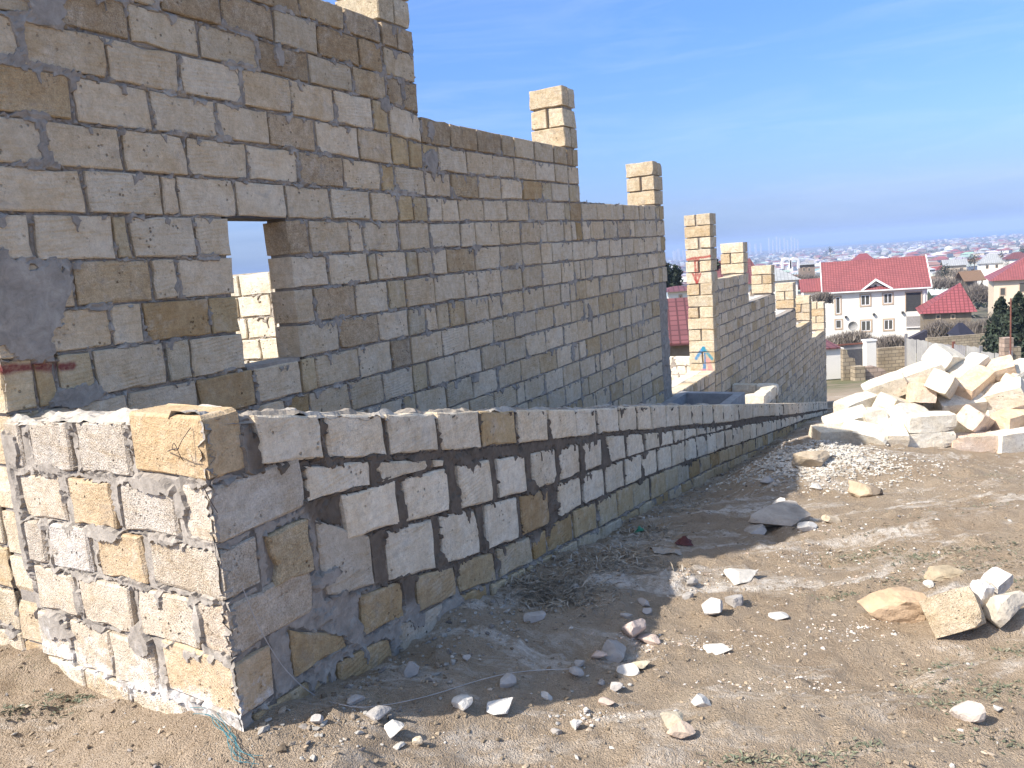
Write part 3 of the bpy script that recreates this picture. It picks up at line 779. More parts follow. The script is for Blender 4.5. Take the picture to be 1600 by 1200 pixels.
B3 = [(0, -1.02), (.2, -1.05), (.46, -1.22), (.77, -1.28), (1.2, -1.38), (1.6, -1.45), (2.04, -1.53), (2.44, -1.585), (2.9, -1.61), (3.35, -1.675), (4.17, -1.785), (4.96, -1.90), (6.13, -2.09), (7.48, -2.31), (9.0, -2.56), (11.04, -2.89), (13.37, -3.25), (17.6, -4.0)]
B4 = [(0, -1.205), (.38, -1.24), (.65, -1.46), (.92, -1.50), (1.34, -1.565), (1.74, -1.65), (2.16, -1.715), (2.8, -1.80), (3.56, -1.91), (4.57, -2.04), (5.2, -2.13), (6.0, -2.24), (6.83, -2.36), (9, -2.72), (13, -3.4), (17.6, -4.15)]
T6 = [(0, -1.445), (.45, -1.462), (.84, -1.525), (1.0, -1.70), (17.6, -4.35)]
B5 = [(0, -1.425), (.3, -1.43), (.57, -1.445), (.88, -1.66), (1.1, -1.70), (1.7, -1.84), (2.5, -1.98), (4, -2.16), (6.8, -2.55), (17.6, -4.35)]
B6 = [(0, -1.68), (.5, -1.72), (1.1, -1.92), (2.5, -2.18), (17.6, -4.6)]
def ln_(pts): return lambda u: float(lin(u, pts))
END = 17.3
def cont(start, L=.41, first=None, sub=0.0):
    return bond(start, END, L, rg, 0, .035)
stones = []; sheetq = []
def add_row(lst, top, bot, pal, fr=FL, t=.19, bed=.007, head=.009, mat=None, sq=True, tints=None, chip=.012):
    for qi, q in enumerate(row_quads(lst, ln_(top), ln_(bot), bed, head, rg)):
        tint = tints[qi] if tints and qi < len(tints) and tints[qi] else pick(pal, rg)
        stones.append(dict(quad=q, t=t, tint=tint, off=rg.uniform(-.006, .006), fr=fr, mat=mat or M['stone'], chip=chip, bev=.008))
        if sq: sheetq.append(q)
cR1 = lambda *a: a
OC = (.50, .36, .20, .3)
r1 = [(.215, .545), (.565, .95), (.955, 1.335), (1.34, 1.73), (1.735, 2.13), (2.135, 2.53), (2.54, 2.95), (2.955, 3.32), (3.33, 3.73), (3.75, 4.15), (4.16, 4.52), (4.53, 4.93), (4.94, 5.34), (5.35, 5.75), (5.76, 6.19), (6.2, 6.62), (6.63, 7.05), (7.06, 7.47), (7.48, 7.9), (7.91, 8.36), (8.37, 8.76)] + cont(8.78)
add_row(r1, T, B1, PAL_PALE)
add_row([(.42, .82), (.835, 1.22), (1.255, 1.37), (1.40, 1.57), (1.61, 1.83), (1.90, 2.09), (2.15, 2.33), (2.36, 2.52), (2.6, 2.75), (2.8, 3.0)], [(u, z - .012 - .02 * (u > 1.2)) for u, z in B1], Wl, PAL_PALE, bed=.006, head=.012)
add_row([(.605, .985), (1.01, 1.40), (1.455, 1.805), (1.865, 2.205), (2.265, 2.61), (2.66, 3.0), (3.02, 3.38)], Wl, B2, PAL_PALE, head=.014)
wedge2 = [(3.48, 3.85), (3.9, 4.3), (4.33, 4.7), (4.75, 5.1), (5.14, 5.5), (5.53, 5.9), (5.95, 6.3), (6.36, 6.7), (6.8, 7.1), (7.2, 7.5)]
add_row(wedge2, [(u, z - .012 - .01 * (u > 4.4)) for u, z in B1], B2, PAL_PALE)
add_row([(.455, .78), (.86, 1.23), (1.275, 1.635), (1.69, 2.07), (2.09, 2.475), (2.6, 2.98), (3.0, 3.37), (3.42, 3.8), (3.83, 4.2), (4.23, 4.62)] + cont(4.64), B2, B3, PAL_PALE, head=.014, tints=[(.60, .53, .43, .2), None, None, None, OC])
add_row([(.205, .43)], [(0, -.86), (.45, -.86)], [(0, -1.05), (.45, -1.09)], [((.55, .47, .36), .9, 1)], head=.006, chip=.03)
add_row([(.65, .96), (1.04, 1.365), (1.39, 1.76), (1.79, 2.2), (2.21, 2.395), (2.41, 2.79), (2.8, 3.2), (3.22, 3.6)] + cont(3.62), B3, B4, PAL_OCHRE, head=.010, tints=[(.50, .37, .21, .2), (.53, .42, .27, .2)])
add_row([(.26, .56), (.89, 1.25), (1.28, 1.655), (1.69, 2.1), (2.11, 2.49)] + cont(2.5), B4, B5, PAL_OCHRE, tints=[(.49, .38, .23, .3), (.60, .53, .43, .3)])
add_row([(.05, .45), (.48, .84)], T6, B6, PAL_OCHRE, tints=[(.52, .41, .26, .3), (.53, .38, .21, .3)])
add_row(cont(.88), B5, B6, PAL_OCHRE)
nlow = len(sheetq); lowq = list(sheetq)
# return: stones named by their outer face
retq = []
def ret(u0, u1, z0a, z1a, pal, mat='stone', t=.18, tint=None, slope=-.05):
    a = max(u0 - .010, .006); b_ = u1 + .010; z0a -= .010; z1a += .009
    q = [(a, z0a + slope * a + rg.uniform(-.004, .004)), (b_, z0a + slope * b_ + rg.uniform(-.004, .004)), (b_, z1a + slope * b_ + rg.uniform(-.004, .004)), (a, z1a + slope * a + rg.uniform(-.004, .004))]
    stones.append(dict(quad=q, t=t, tint=tint or pick(pal, rg), off=rg.uniform(-.004, .006), fr=(LC, RD, UP, RN), mat=M[mat], chip=.012, bev=.008)); retq.append(q)
TAN = (.58, .46, .31, .35); WHT = (.66, .63, .59, .8); CRS = (.59, .545, .48, .95); LGT = (.63, .56, .46, .4)
for u0, u1, tt in ((1.27, 1.38, CRS), (.86, 1.15, CRS), (.47, .795, CRS)): ret(u0, u1, -.605, -.43, PAL_RET, tint=tt)
for u0, u1, tt in ((.99, 1.32, LGT), (.61, .90, TAN), (.23, .55, CRS)): ret(u0, u1, -.81, -.645, PAL_RET, tint=tt)
for u0, u1, tt in ((1.2, 1.34, CRS), (.84, 1.14, WHT), (.475, .77, TAN)): ret(u0, u1, -1.01, -.845, PAL_RET, tint=tt)
for u0, u1, tt in ((1.01, 1.33, LGT), (.595, .945, LGT), (.205, .54, LGT)): ret(u0, u1, -1.215, -1.05, PAL_RET, tint=tt)
for u0, u1, tt in ((1.12, 1.38, LGT), (.80, 1.10, LGT), (.50, .78, LGT)): ret(u0, u1, -1.435, -1.255, PAL_RET, 'stone_salt', tint=tt)
for u0, u1 in ((1.05, 1.38), (.70, 1.03), (.36, .68)): ret(u0, u1, -1.66, -1.455, PAL_RET, 'stone_salt')
# the five corner stones, whole blocks turning the corner
def corner_stone(lu, ru, z0, z1, tint, rgx, mat='stone'):
    """footprint: lu along the low wall, ru along the return"""
    A = LC; c2 = [V([0, 0.]), V([lu, 0.]), V([lu, ru]), V([0, ru])]
    vs = []; fs = []
    rings = []
    zs = [z0, z0 + .010, (z0 + z1) / 2, z1 - .010, z1]
    ins = [.011, 0, -.001, 0, .011]
    for zi, (zv, iv) in enumerate(zip(zs, ins)):
        ring = []
        for i in range(4):
            a, b_ = c2[i], c2[(i + 1) % 4]
            for f_ in (0.03, .35, .68, .97):
                p = a + (b_ - a) * min(1, max(0, f_ + rgx.uniform(-.05, .05) * (0 if f_ in (.03, .97) else 1)))
                cc = V([lu / 2, ru / 2]); d = cc - p; d = d / np.linalg.norm(d)
                ch = rgx.uniform(0, .010) + (rgx.uniform(0, .014) if zi in (0, 4) else 0)
                p = p + d * (iv + ch)
                ring.append(A + LD * p[0] + RD * p[1] + UP * (zv + rgx.uniform(-.003, .003)))
        rings.append(ring)
    n = 16
    vs = [p for r in rings for p in r]
    fs = [list(reversed(range(n)))] + [[(4) * n + i for i in range(n)]]
    for r in range(4):
        for i in range(n):
            j = (i + 1) % n
            fs.append([r * n + i, r * n + j, (r + 1) * n + j, (r + 1) * n + i])
    vs = V(vs)
    fs = [list(reversed(f)) for f in fs]
    mesh_obj('corner_block', vs, fs, M[mat], LW, tint)
rgc = random.Random(3)
corner_stone(.165, .43, -.615, -.405, (.60, .46, .29, .3), rgc)
corner_stone(.42, .165, -.825, -.635, (.64, .58, .49, .5), rgc)
corner_stone(.165, .41, -1.02, -.845, (.62, .56, .47, .95), rgc)
corner_stone(.40, .165, -1.215, -1.04, (.63, .55, .45, .8), rgc)
corner_stone(.165, .43, -1.43, -1.235, (.63, .50, .34, .3), rgc, 'stone_salt')
lowq += [[(0, -.6), (.165, -.62), (.165, -.42), (0, -.41)], [(0, -.82), (.415, -.825), (.415, -.64), (0, -.635)], [(0, -1.02), (.165, -1.02), (.165, -.85), (0, -.85)], [(0, -1.21), (.395, -1.21), (.395, -1.045), (0, -1.045)], [(0, -1.43), (.165, -1.43), (.165, -1.24), (0, -1.24)]]
retq += [[(0, -.615), (.425, -.62), (.425, -.42), (0, -.405)], [(0, -.82), (.165, -.82), (.165, -.64), (0, -.635)], [(0, -1.02), (.405, -1.03), (.405, -.855), (0, -.845)], [(0, -1.21), (.165, -1.21), (.165, -1.04), (0, -1.04)], [(0, -1.43), (.425, -1.445), (.425, -1.25), (0, -1.235)]]
place_stones(stones, LW, rg, FL)
core = Bag()
uu_ = np.linspace(.03, END - .02, 60)
for k in range(59):
    a, b_ = uu_[k], uu_[k + 1]
    za, zb_ = float(lin(a, T)) - .035, float(lin(b_, T)) - .035
    v = []
    for ww in (-.022, -.172):
        for (u, z) in ((a, float(lin(a, B6))), (b_, float(lin(b_, B6))), (b_, zb_), (a, za)):
            v.append(LC + LD * u + UP * z + LN * ww)
    core.add(V(v), [[0, 1, 2, 3], [7, 6, 5, 4], [4, 5, 1, 0], [5, 6, 2, 1], [6, 7, 3, 2], [7, 4, 0, 3]], (*(GREY * .8), 1))
slab(core, FR, .03, 1.385, -1.7, -.49, -.165, -.022, GREY4)
slab(core, FR, .03, .9, -1.7, -.455, -.165, -.022, GREY4)
o = core.make('mortar_core', M['mortar'], LW); o['kind'] = 'stuff'
def dark_low(u, z, n):
    lim = lin(u, [(0, -.60), (.15, -.62), (.35, -.70), (.45, -.9), (.6, -1.2), (1.0, -1.42), (1.7, -1.55), (2.4, -1.62), (4, -1.84), (6, -2.1), (13, -3.3), (18, -4.1)])
    return sstep(-.03, .05, z - lim + (n - .5) * .25) * sstep(.12, .2, u)
mortar_sheet('mortar', FL, lowq, .0, 4.4, -1.98, -.40, .0125, lambda u, z: z < lin(u, T) - .012, LW, M['mortar'], dark_low, [(.60, -1.40, .05, .06), (.5, -1.13, .08, .03), (1.3, -1.6, .12, .03)], 31, .36, .012)
mortar_sheet('mortar', FL, lowq, 4.4, END - .02, -4.3, -1.2, .03, lambda u, z: (z < lin(u, T) - .012) & (z > lin(u, B5)), LW, M['mortar'], dark_low, [], 33, .38)
mortar_sheet('mortar', FR, retq, .0, 1.395, -1.72, -.43, .0115, lambda u, z: z < lin(u, [(0, -.42), (1.4, -.49)]), LW, M['mortar_salt'], None, [(1.33, -.62, .05, .09), (1.05, -.66, .12, .03), (.72, -.88, .12, .03), (1.38, -.85, .05, .3), (.35, -.66, .12, .03), (.17, -.71, .03, .05), (.56, -1.28, .06, .05), (.17, -1.13, .03, .07), (1.2, -1.36, .14, .05), (.98, -1.2, .04, .06), (.30, -.85, .08, .02)], 37, .26, .011)
# rough mortar caps along the top
for (fr, u0, u1, topf, seed, dk) in ((FL, .02, 6.5, T, 51, .55), (FR, .05, 1.39, [(0, -.405), (1.4, -.482)], 53, 0.0)):
    n = int((u1 - u0) / .02); us = np.linspace(u0, u1, n); ws = np.linspace(-.175, -.004, 9)
    uu, wwm = np.meshgrid(us, ws)
    hgt = (fbm(uu * 9, wwm * 20, seed, 4) - .52) * .075 - sstep(.70, 1.0, np.abs((wwm + .09) / .085)) * .022
    zz = lin(uu, topf) - .004 + np.clip(hgt, -.03, .022)
    Pm = fr[0] + uu[..., None] * fr[1] + zz[..., None] * UP + wwm[..., None] * fr[3]
    idx = np.arange(n * 9).reshape(9, n)
    f = np.stack([idx[:-1, :-1].ravel(), idx[:-1, 1:].ravel(), idx[1:, 1:].ravel(), idx[1:, :-1].ravel()], 1)
    k = (sstep(.45, .6, fbm(uu * 5, wwm * 5, seed + 5, 3)) * dk)[..., None]
    cm = PALEM * (1 - k) + DARK * k
    o = mesh_obj('mortar_cap', Pm.reshape(-1, 3), f[:, ::-1].tolist(), M['mortar'], LW, np.hstack([cm.reshape(-1, 3), np.ones((n * 9, 1))])); o['kind'] = 'stuff'

# ------------------------------------------------------------------ sunlit walls behind the tall one
cross_wall('inner_stone_wall', 'sunlit cream limestone wall seen through the small window hole', 5.35, -3.6, -.20, .12, -1.9, random.Random(61), PAL_WHITE, .03, .02)
cross_wall('inner_stone_wall', 'sunlit pale stone wall low behind the gateway and left of the painted pier', 17.4, -3.4, -.5, -2.38, -5.0, random.Random(62), PAL_WHITE, .05)

# ------------------------------------------------------------------ rocks and blocks
_bm = bmesh.new(); bmesh.ops.create_icosphere(_bm, subdivisions=3, radius=1); _bm.verts.ensure_lookup_table()
ICO3 = (V([v.co[:] for v in _bm.verts]), [[v.index for v in f.verts] for f in _bm.faces]); _bm.free()
_bm = bmesh.new(); bmesh.ops.create_icosphere(_bm, subdivisions=2, radius=1)
ICO2 = (V([v.co[:] for v in _bm.verts]), [[v.index for v in f.verts] for f in _bm.faces]); _bm.free()
_bm = bmesh.new(); bmesh.ops.create_icosphere(_bm, subdivisions=1, radius=1)
ICO1 = (V([v.co[:] for v in _bm.verts]), [[v.index for v in f.verts] for f in _bm.faces]); _bm.free()
ICO0 = (lambda g: (V([[a, b, c] for a, b, c in g]), [[0, 11, 5], [0, 5, 1], [0, 1, 7], [0, 7, 10], [0, 10, 11], [1, 5, 9], [5, 11, 4], [11, 10, 2], [10, 7, 6], [7, 1, 8], [3, 9, 4], [3, 4, 2], [3, 2, 6], [3, 6, 8], [3, 8, 9], [4, 9, 5], [2, 4, 11], [6, 2, 10], [8, 6, 7], [9, 8, 1]]))([(x / 1.902, y / 1.902, z / 1.902) for x, y, z in ((-1, 1.618, 0), (1, 1.618, 0), (-1, -1.618, 0), (1, -1.618, 0), (0, -1, 1.618), (0, 1, 1.618), (0, -1, -1.618), (0, 1, -1.618), (1.618, 0, -1), (1.618, 0, 1), (-1.618, 0, -1), (-1.618, 0, 1))])
def rotm(yaw, pitch=0, roll=0):
    return V(Matrix.Rotation(math.radians(yaw), 3, 'Z') @ Matrix.Rotation(math.radians(pitch), 3, 'Y') @ Matrix.Rotation(math.radians(roll), 3, 'X'))
def rock_geo(c, size, rg, R=None, base=ICO2, planes=9, rough=.05):
    v = base[0].copy()
    for k in range(planes):
        n = V([rg.gauss(0, 1), rg.gauss(0, 1), rg.gauss(0, 1)]); n /= np.linalg.norm(n)
        d = rg.uniform(.38, .80); s_ = v @ n - d
        v = v - np.outer(np.clip(s_, 0, None), n)
    sd = rg.randint(0, 9999)
    n_ = fbm(v[:, 0] * 3 + v[:, 2] * 2.3, v[:, 1] * 3 - v[:, 2] * 1.9, sd, 3) - .5
    v = v * (1 + n_[:, None] * rough * 4)
    v = v * V(size) / 2 / np.maximum(np.abs(v).max(0), 1e-6)
    if R is not None: v = v @ R.T
    return v + c, base[1]
def block_geo(c, dims, R, rg, chips=4):
    """sawn limestone block with chipped edges"""
    hx, hy, hz = [d / 2 for d in dims]
    bm = bmesh.new(); bmesh.ops.create_cube(bm, size=2.0)
    bmesh.ops.subdivide_edges(bm, edges=bm.edges[:], cuts=3, use_grid_fill=True)
    v = V([p.co[:] for p in bm.verts]); f = [[p.index for p in q.verts] for q in bm.faces]; bm.free()
    v = v * V([hx, hy, hz])
    for k in range(chips + 8):
        sg = V([rg.choice((-1, 1)) for _ in range(3)]); n = sg * V([rg.uniform(.3, 1), rg.uniform(.3, 1), rg.uniform(.3, 1)])
        if k < 8: sg = V([1 if k & 1 else -1, 1 if k & 2 else -1, 1 if k & 4 else -1]); n = sg * V([rg.uniform(.6, 1) for _ in range(3)])
        elif rg.random() < .6: n[rg.randint(0, 2)] = 0
        n = n / np.linalg.norm(n)
        corner = np.abs(n) @ V([hx, hy, hz]); d = corner - rg.uniform(.004, .018) * (2.2 if rg.random() < .15 else 1) * min(1.0, min(hx, hy, hz) / .09)
        s_ = v @ n - d; v = v - np.outer(np.clip(s_, 0, None), n)
    v = v + V([[rg.uniform(-.0022, .0022) for _ in range(3)] for _ in range(len(v))])
    return v @ R.T + c, f

# pile of building blocks: x, y in the picture, distance, yaw, pitch, roll, dims, label
BL = (.41, .20, .195)
HB = (.24, .20, .195)
PILE = [
 (1303, 683, 7.55, 8, 4, 14, BL, 'white limestone block lying at the left foot of the pile beside the gravel'),
 (1322, 661, 7.85, -12, -18, 30, BL, 'white block tilted over the leftmost bottom block of the pile'),
 (1352, 681, 7.50, -38, 12, 34, BL, 'block with a dark shaded slanting face near the left foot of the pile'),
 (1360, 655, 7.80, 84, 8, -10, BL, 'white block pointing end-on to the viewer low on the left of the pile'),
 (1338, 636, 8.10, 20, -10, 8, BL, 'white block on the left shoulder of the pile, highest at its left edge'),
 (1391, 676, 7.52, 82, -24, 4, BL, 'block leaning upright with a brown shaded end, left of the two stacked flat blocks'),
 (1398, 636, 7.95, 35, 22, 25, BL, 'white block sloping down right on the left half of the pile'),
 (1383, 606, 8.25, -20, -24, 18, BL, 'white block resting high on the left slope of the pile'),
 (1420, 651, 7.70, 30, 12, 40, BL, 'block turned on edge above the two stacked flat blocks, its face in shade'),
 (1437, 614, 8.00, 78, 12, 6, BL, 'block showing its square pinkish end in the middle of the pile'),
 (1450, 659, 7.45, -3, 0, 2, (.43, .2, .155), 'long flat cream block, upper of two stacked at the front of the pile'),
 (1448, 685, 7.45, -2, 0, 0, (.44, .2, .15), 'long flat cream block, lower of two stacked at the front of the pile'),
 (1518, 694, 7.40, -6, 0, 2, (.42, .18, .19), 'long pinkish block lying on the ground at the front right of the pile'),
 (1524, 657, 7.60, 42, 24, 38, (.38, .22, .19), 'white block standing on a corner like a wedge above the long pinkish block'),
 (1583, 690, 7.40, 14, 0, 3, (.46, .2, .22), 'big white block lying at the front near the right edge of the photo'),
 (1552, 655, 7.85, 5, 5, -12, HB, 'small white half block between the wedge-like block and the right edge'),
 (1584, 658, 7.62, 22, -6, 10, (.40, .2, .2), 'white block with an orange stain above the big right front block'),
 (1500, 634, 7.90, -10, -6, 34, BL, 'wide tilted block with a shaded upper face in the centre of the pile'),
 (1566, 618, 7.80, -40, -24, 26, (.40, .24, .2), 'large grey-sided block tilting left on the right half of the pile'),
 (1521, 601, 7.95, 28, -26, 24, BL, 'block pointing down left below the orange-topped block of the pile'),
 (1551, 583, 8.15, -28, -20, 38, BL, 'block with an orange upper face high on the right of the pile'),
 (1474, 601, 7.85, 52, 22, 30, (.43, .21, .2), 'long white block sliding down towards the viewer in the middle of the pile'),
 (1513, 580, 8.20, 24, -26, 12, BL, 'white block lying across the ridge of the pile, right of its peak'),
 (1476, 562, 8.35, 40, 14, 40, (.40, .26, .22), 'rounded white block forming the peak of the pile'),
 (1439, 586, 8.25, -14, -22, 20, BL, 'white block just left of the peak of the pile'),
 (1591, 585, 8.15, 30, -14, 10, BL, 'white block on the right shoulder of the pile cut by the photo edge'),
 (1596, 608, 8.00, 20, 20, 30, BL, 'thin-looking cream block under the right shoulder of the pile'),
 (1597, 634, 7.75, -22, 14, 12, BL, 'white block at the right edge midway up the pile'),
 (1535, 626, 8.15, 12, -8, -14, BL, 'shaded block deep in the hollow right of the pile centre'),
 (1455, 628, 8.20, 18, 6, 20, BL, 'shaded block deep in the hollow left of the pile centre'),
 (1420, 612, 8.45, -16, 8, 0, BL, 'white block behind the left slope of the pile, mostly hidden'),
 (1498, 668, 7.95, 10, 4, 10, BL, 'dark shaded block in the gap beside the two stacked flat blocks'),
 (1557, 605, 8.45, 12, 0, 10, BL, 'block behind the right slope of the pile, mostly hidden'),
 (1405, 655, 8.05, 15, 4, 0, BL, 'shaded block in the gap left of the two stacked flat blocks'),
 (1345, 664, 8.20, 5, 0, 8, BL, 'block behind the left foot of the pile, mostly hidden'),
 (1475, 630, 8.55, 8, 4, 6, BL, 'block low behind the peak of the pile, mostly hidden'),
 (1545, 640, 8.40, -8, 4, 6, BL, 'block low behind the right half of the pile, mostly hidden'),
 (1640, 690, 7.5, 20, 0, 5, BL, 'white block of the pile just beyond the right edge of the photo'),
 (1632, 655, 7.7, -15, 8, 12, BL, 'second white block of the pile beyond the right edge of the photo'),
 (1630, 618, 8.0, 25, 10, 20, BL, 'upper white block of the pile beyond the right edge of the photo'),
]
rg = random.Random(77)
M['block'] = stone_material('pale_sawn_limestone', None, False, .1)
for (x, y, Y, ya, pi_, ro, dm, lab) in PILE:
    Y2 = Y + .42
    c = at_y(x, y, Y2)
    v, f = block_geo(c, [d_ * 1.07 for d_ in dm], rotm(ya, pi_ * .85, ro * .8), rg)
    tint = pick(PAL_WHITE, rg)
    if 'pinkish' in lab: tint = (.76, .63, .52, .3)
    if 'orange' in lab: tint = (.76, .59, .43, .3)
    g_ = float(gz_smooth(c[0], c[1]))
    o = mesh_obj('limestone_block', v, f, M['block'], None, tint)
    tag(o, lab, 'block', 'limestone blocks dumped in the pile')

# separate rocks: x, y of the foot in the picture, width px, height px, colour, label, kind
WH = (.64, .60, .53, .3); TN = (.54, .45, .33, .4); PK = (.56, .44, .36, .4); GR = (.42, .39, .355, .5); BR = (.40, .31, .22, .6)
ROCKS = [
 (1164, 912, 52, 20, WH, 'flat white pointed rock casting a long shadow right of the wall shadow', 0),
 (1120, 964, 42, 34, WH, 'blocky white rock on the dirt with a smaller one touching its right'),
 (1151, 950, 28, 20, GR, 'small greyish rock touching the right of the blocky white rock'),
 (1220, 970, 32, 14, WH, 'low white rock alone on the dirt right of the blocky white rock'),
 (993, 1004, 42, 34, PK, 'pinkish rock half in shadow at the wall shadow edge'),
 (1020, 1008, 40, 13, PK, 'flat pinkish slab leaning out of the wall shadow'),
 (963, 1034, 40, 36, GR, 'grey blocky rock in the shadow beside the pinkish rock'),
 (1003, 1049, 36, 19, (.60, .52, .37, .3), 'oblong tan rock lying on a pale one at the shadow edge'),
 (979, 1056, 40, 16, WH, 'pale flat rock under the oblong tan rock at the shadow edge'),
 (963, 1084, 22, 13, GR, 'small grey cube-like rock just outside the shadow edge'),
 (939, 1073, 13, 13, GR, 'little grey pebble rock standing inside the shadow edge'),
 (946, 1102, 32, 10, PK, 'thin flat stone flake on the sunlit dirt below the shadow edge'),
 (854, 1095, 22, 12, WH, 'small pale rock at the border of the shadow in the foreground'),
 (901, 1143, 20, 17, WH, 'small bright white lump in the foreground dirt'),
 (871, 1150, 19, 11, GR, 'small grey stone left of the bright white lump'),
 (1050, 1138, 36, 28, (.58, .51, .38, .4), 'rounded tan rock leaning on a pinkish cut stone in the foreground'),
 (1066, 1159, 44, 28, (.62, .48, .36, .3), 'pinkish cut stone with a flat front in the foreground'),
 (1096, 1107, 32, 19, WH, 'angular pale rock on the dirt above the pinkish cut stone'),
 (836, 974, 34, 18, GR, 'pale grey rock in the shadow close to the low wall'),
 (1007, 949, 19, 15, GR, 'round grey stone in the shadow, upper of a small pair'),
 (1010, 960, 18, 10, GR, 'round grey stone in the shadow, lower of a small pair'),
 (980, 967, 20, 11, GR, 'small grey stone in the shadow left of the small pair'),
 (904, 1062, 26, 15, GR, 'grey stone in the shadow near the left of the blocky rock'),
 (906, 1042, 18, 9, GR, 'small flat grey stone behind another in the shadow'),
 (936, 1034, 28, 12, PK, 'flat reddish stone in the shadow left of the grey blocky rock'),
 (1082, 918, 20, 15, GR, 'small stone just outside the shadow, upper of two'),
 (1075, 936, 20, 18, GR, 'small stone just outside the shadow, lower of two'),
 (1125, 1022, 42, 14, WH, 'white flattish rock at the end of the pinkish dust strip'),
 (643, 1060, 25, 32, GR, 'upright grey stone in the shadow near the wall foot'),
 (556, 1102, 28, 16, GR, 'grey stone in the shadow left of the upright grey stone'),
 (586, 1127, 46, 14, GR, 'flat grey flake at the lower edge of the shadow'),
 (613, 1157, 36, 32, WH, 'jagged white rock in the foreground below the flat grey flake'),
 (721, 1118, 36, 18, WH, 'flat white rock at the shadow border, left of a second flat one'),
 (781, 1119, 46, 17, WH, 'flat pale rock at the shadow border, right of a similar one'),
 (790, 1078, 34, 20, GR, 'grey rough stone in the shadow crossed by the string'),
 (497, 1136, 24, 22, GR, 'grey stone by the foot of the wall near the corner'),
 (654, 1168, 20, 16, TN, 'small yellowish stone at the bottom of the photo'),
 (730, 1038, 14, 9, GR, 'tiny stone in the middle of the shadow'),
 (1406, 975, 100, 58, (.47, .34, .22, .8), 'rounded reddish brown earth lump left of the big cut rock'),
 (1518, 1129, 44, 38, (.60, .52, .44, .3), 'smooth pinkish rock alone in the lower right dirt'),
 (1561, 1116, 18, 10, WH, 'small flat stone right of the smooth pinkish rock'),
 (1453, 922, 16, 12, WH, 'small white lump on top of the reddish earth lump'),
 (1575, 992, 70, 62, (.60, .53, .42, .7), 'pale crumbly rock at the right edge, half out of the photo'),
 (1234, 820, 108, 33, (.41, .36, .30, .7), 'big grey boulder lying across the wall shadow'),
 (1188, 836, 38, 20, GR, 'grey rock at the left foot of the big grey boulder'),
 (1369, 776, 26, 22, (.22, .18, .14, .6), 'dark brown rock set in a tan clod on the sunlit slope'),
 (1352, 778, 44, 30, (.52, .41, .28, .8), 'tan clod of earth holding the dark brown rock'),
 (1278, 767, 20, 11, WH, 'small white stone above the big grey boulder'),
 (1303, 819, 28, 14, TN, 'pale lump right of the big grey boulder'),
 (1265, 832, 34, 13, WH, 'flat white stones cluster right below the big grey boulder'),
 (1200, 757, 24, 10, GR, 'flat grey stone in the shadow beyond the boulder'),
 (1222, 790, 22, 14, WH, 'pale stone tucked behind the big grey boulder'),
 (1480, 905, 60, 16, (.42, .34, .23, .8), 'low earth lump behind the big cut rock'),
 (1270, 734, 60, 26, (.47, .38, .27, .8), 'low clod bank at the foot of the gravel mound'),
 (1305, 640, 10, 6, WH, 'small white chip on the far dirt by the wall end'),
]
rg = random.Random(5)
for r_ in ROCKS:
    x, y, wpx, hpx, col, lab = r_[:6]
    p = on_ground(x, y); k = np.linalg.norm(p @ CF) / FOC
    sx_, sz_ = wpx * k * 1.08, hpx * k * 1.1
    flat = hpx / wpx < .45
    sy_ = sx_ * (rg.uniform(.6, .9))
    sz_ = sz_ * (1.0 if not flat else 1.05)
    cc = V([p[0], p[1] + sy_ * .35, 0.0]); cc[2] = float(gz(cc[0], cc[1])) + sz_ * .30
    v, f = rock_geo(cc, (sx_, sy_, sz_), rg, rotm(rg.uniform(-18, 18), rg.uniform(-7, 7), rg.uniform(-7, 7)), ICO3 if wpx > 30 else ICO2, 16 if wpx > 30 else 12, .016 if 'lump' not in lab and 'clod' not in lab else .10)
    tag(mesh_obj('rock', v, f, M['rock'], None, col), lab, 'rock', 'loose rocks on the dirt')
# the big cut rock and two white pieces on the right
def placed_block(x, y, Y, dims, R, tint, lab, chips=6, name='rock', cat='rock'):
    c = at_y(x, y, Y); v, f = block_geo(c, dims, R, rg, chips)
    tag(mesh_obj(name, v, f, M['block'], None, tint), lab, cat, 'loose rocks on the dirt')
p = on_ground(1490, 1003); Yb = p[1] + .10
placed_block(1490, 958, Yb, (.20, .235, .18), rotm(56, 26, -28), (.58, .50, .38, .95), 'big cut limestone rock with an ochre face and ridged grey face tipped on a corner')
placed_block(1531, 926, Yb + .06, (.06, .085, .10), rotm(18, 12, 10), (.82, .80, .78, .2), 'upright white stone fragment behind the big cut rock', 4)
placed_block(1557, 908, Yb + .16, (.12, .09, .075), rotm(24, -18, 14), (.82, .80, .77, .2), 'white stone fragment lying right of the upright white one', 4)

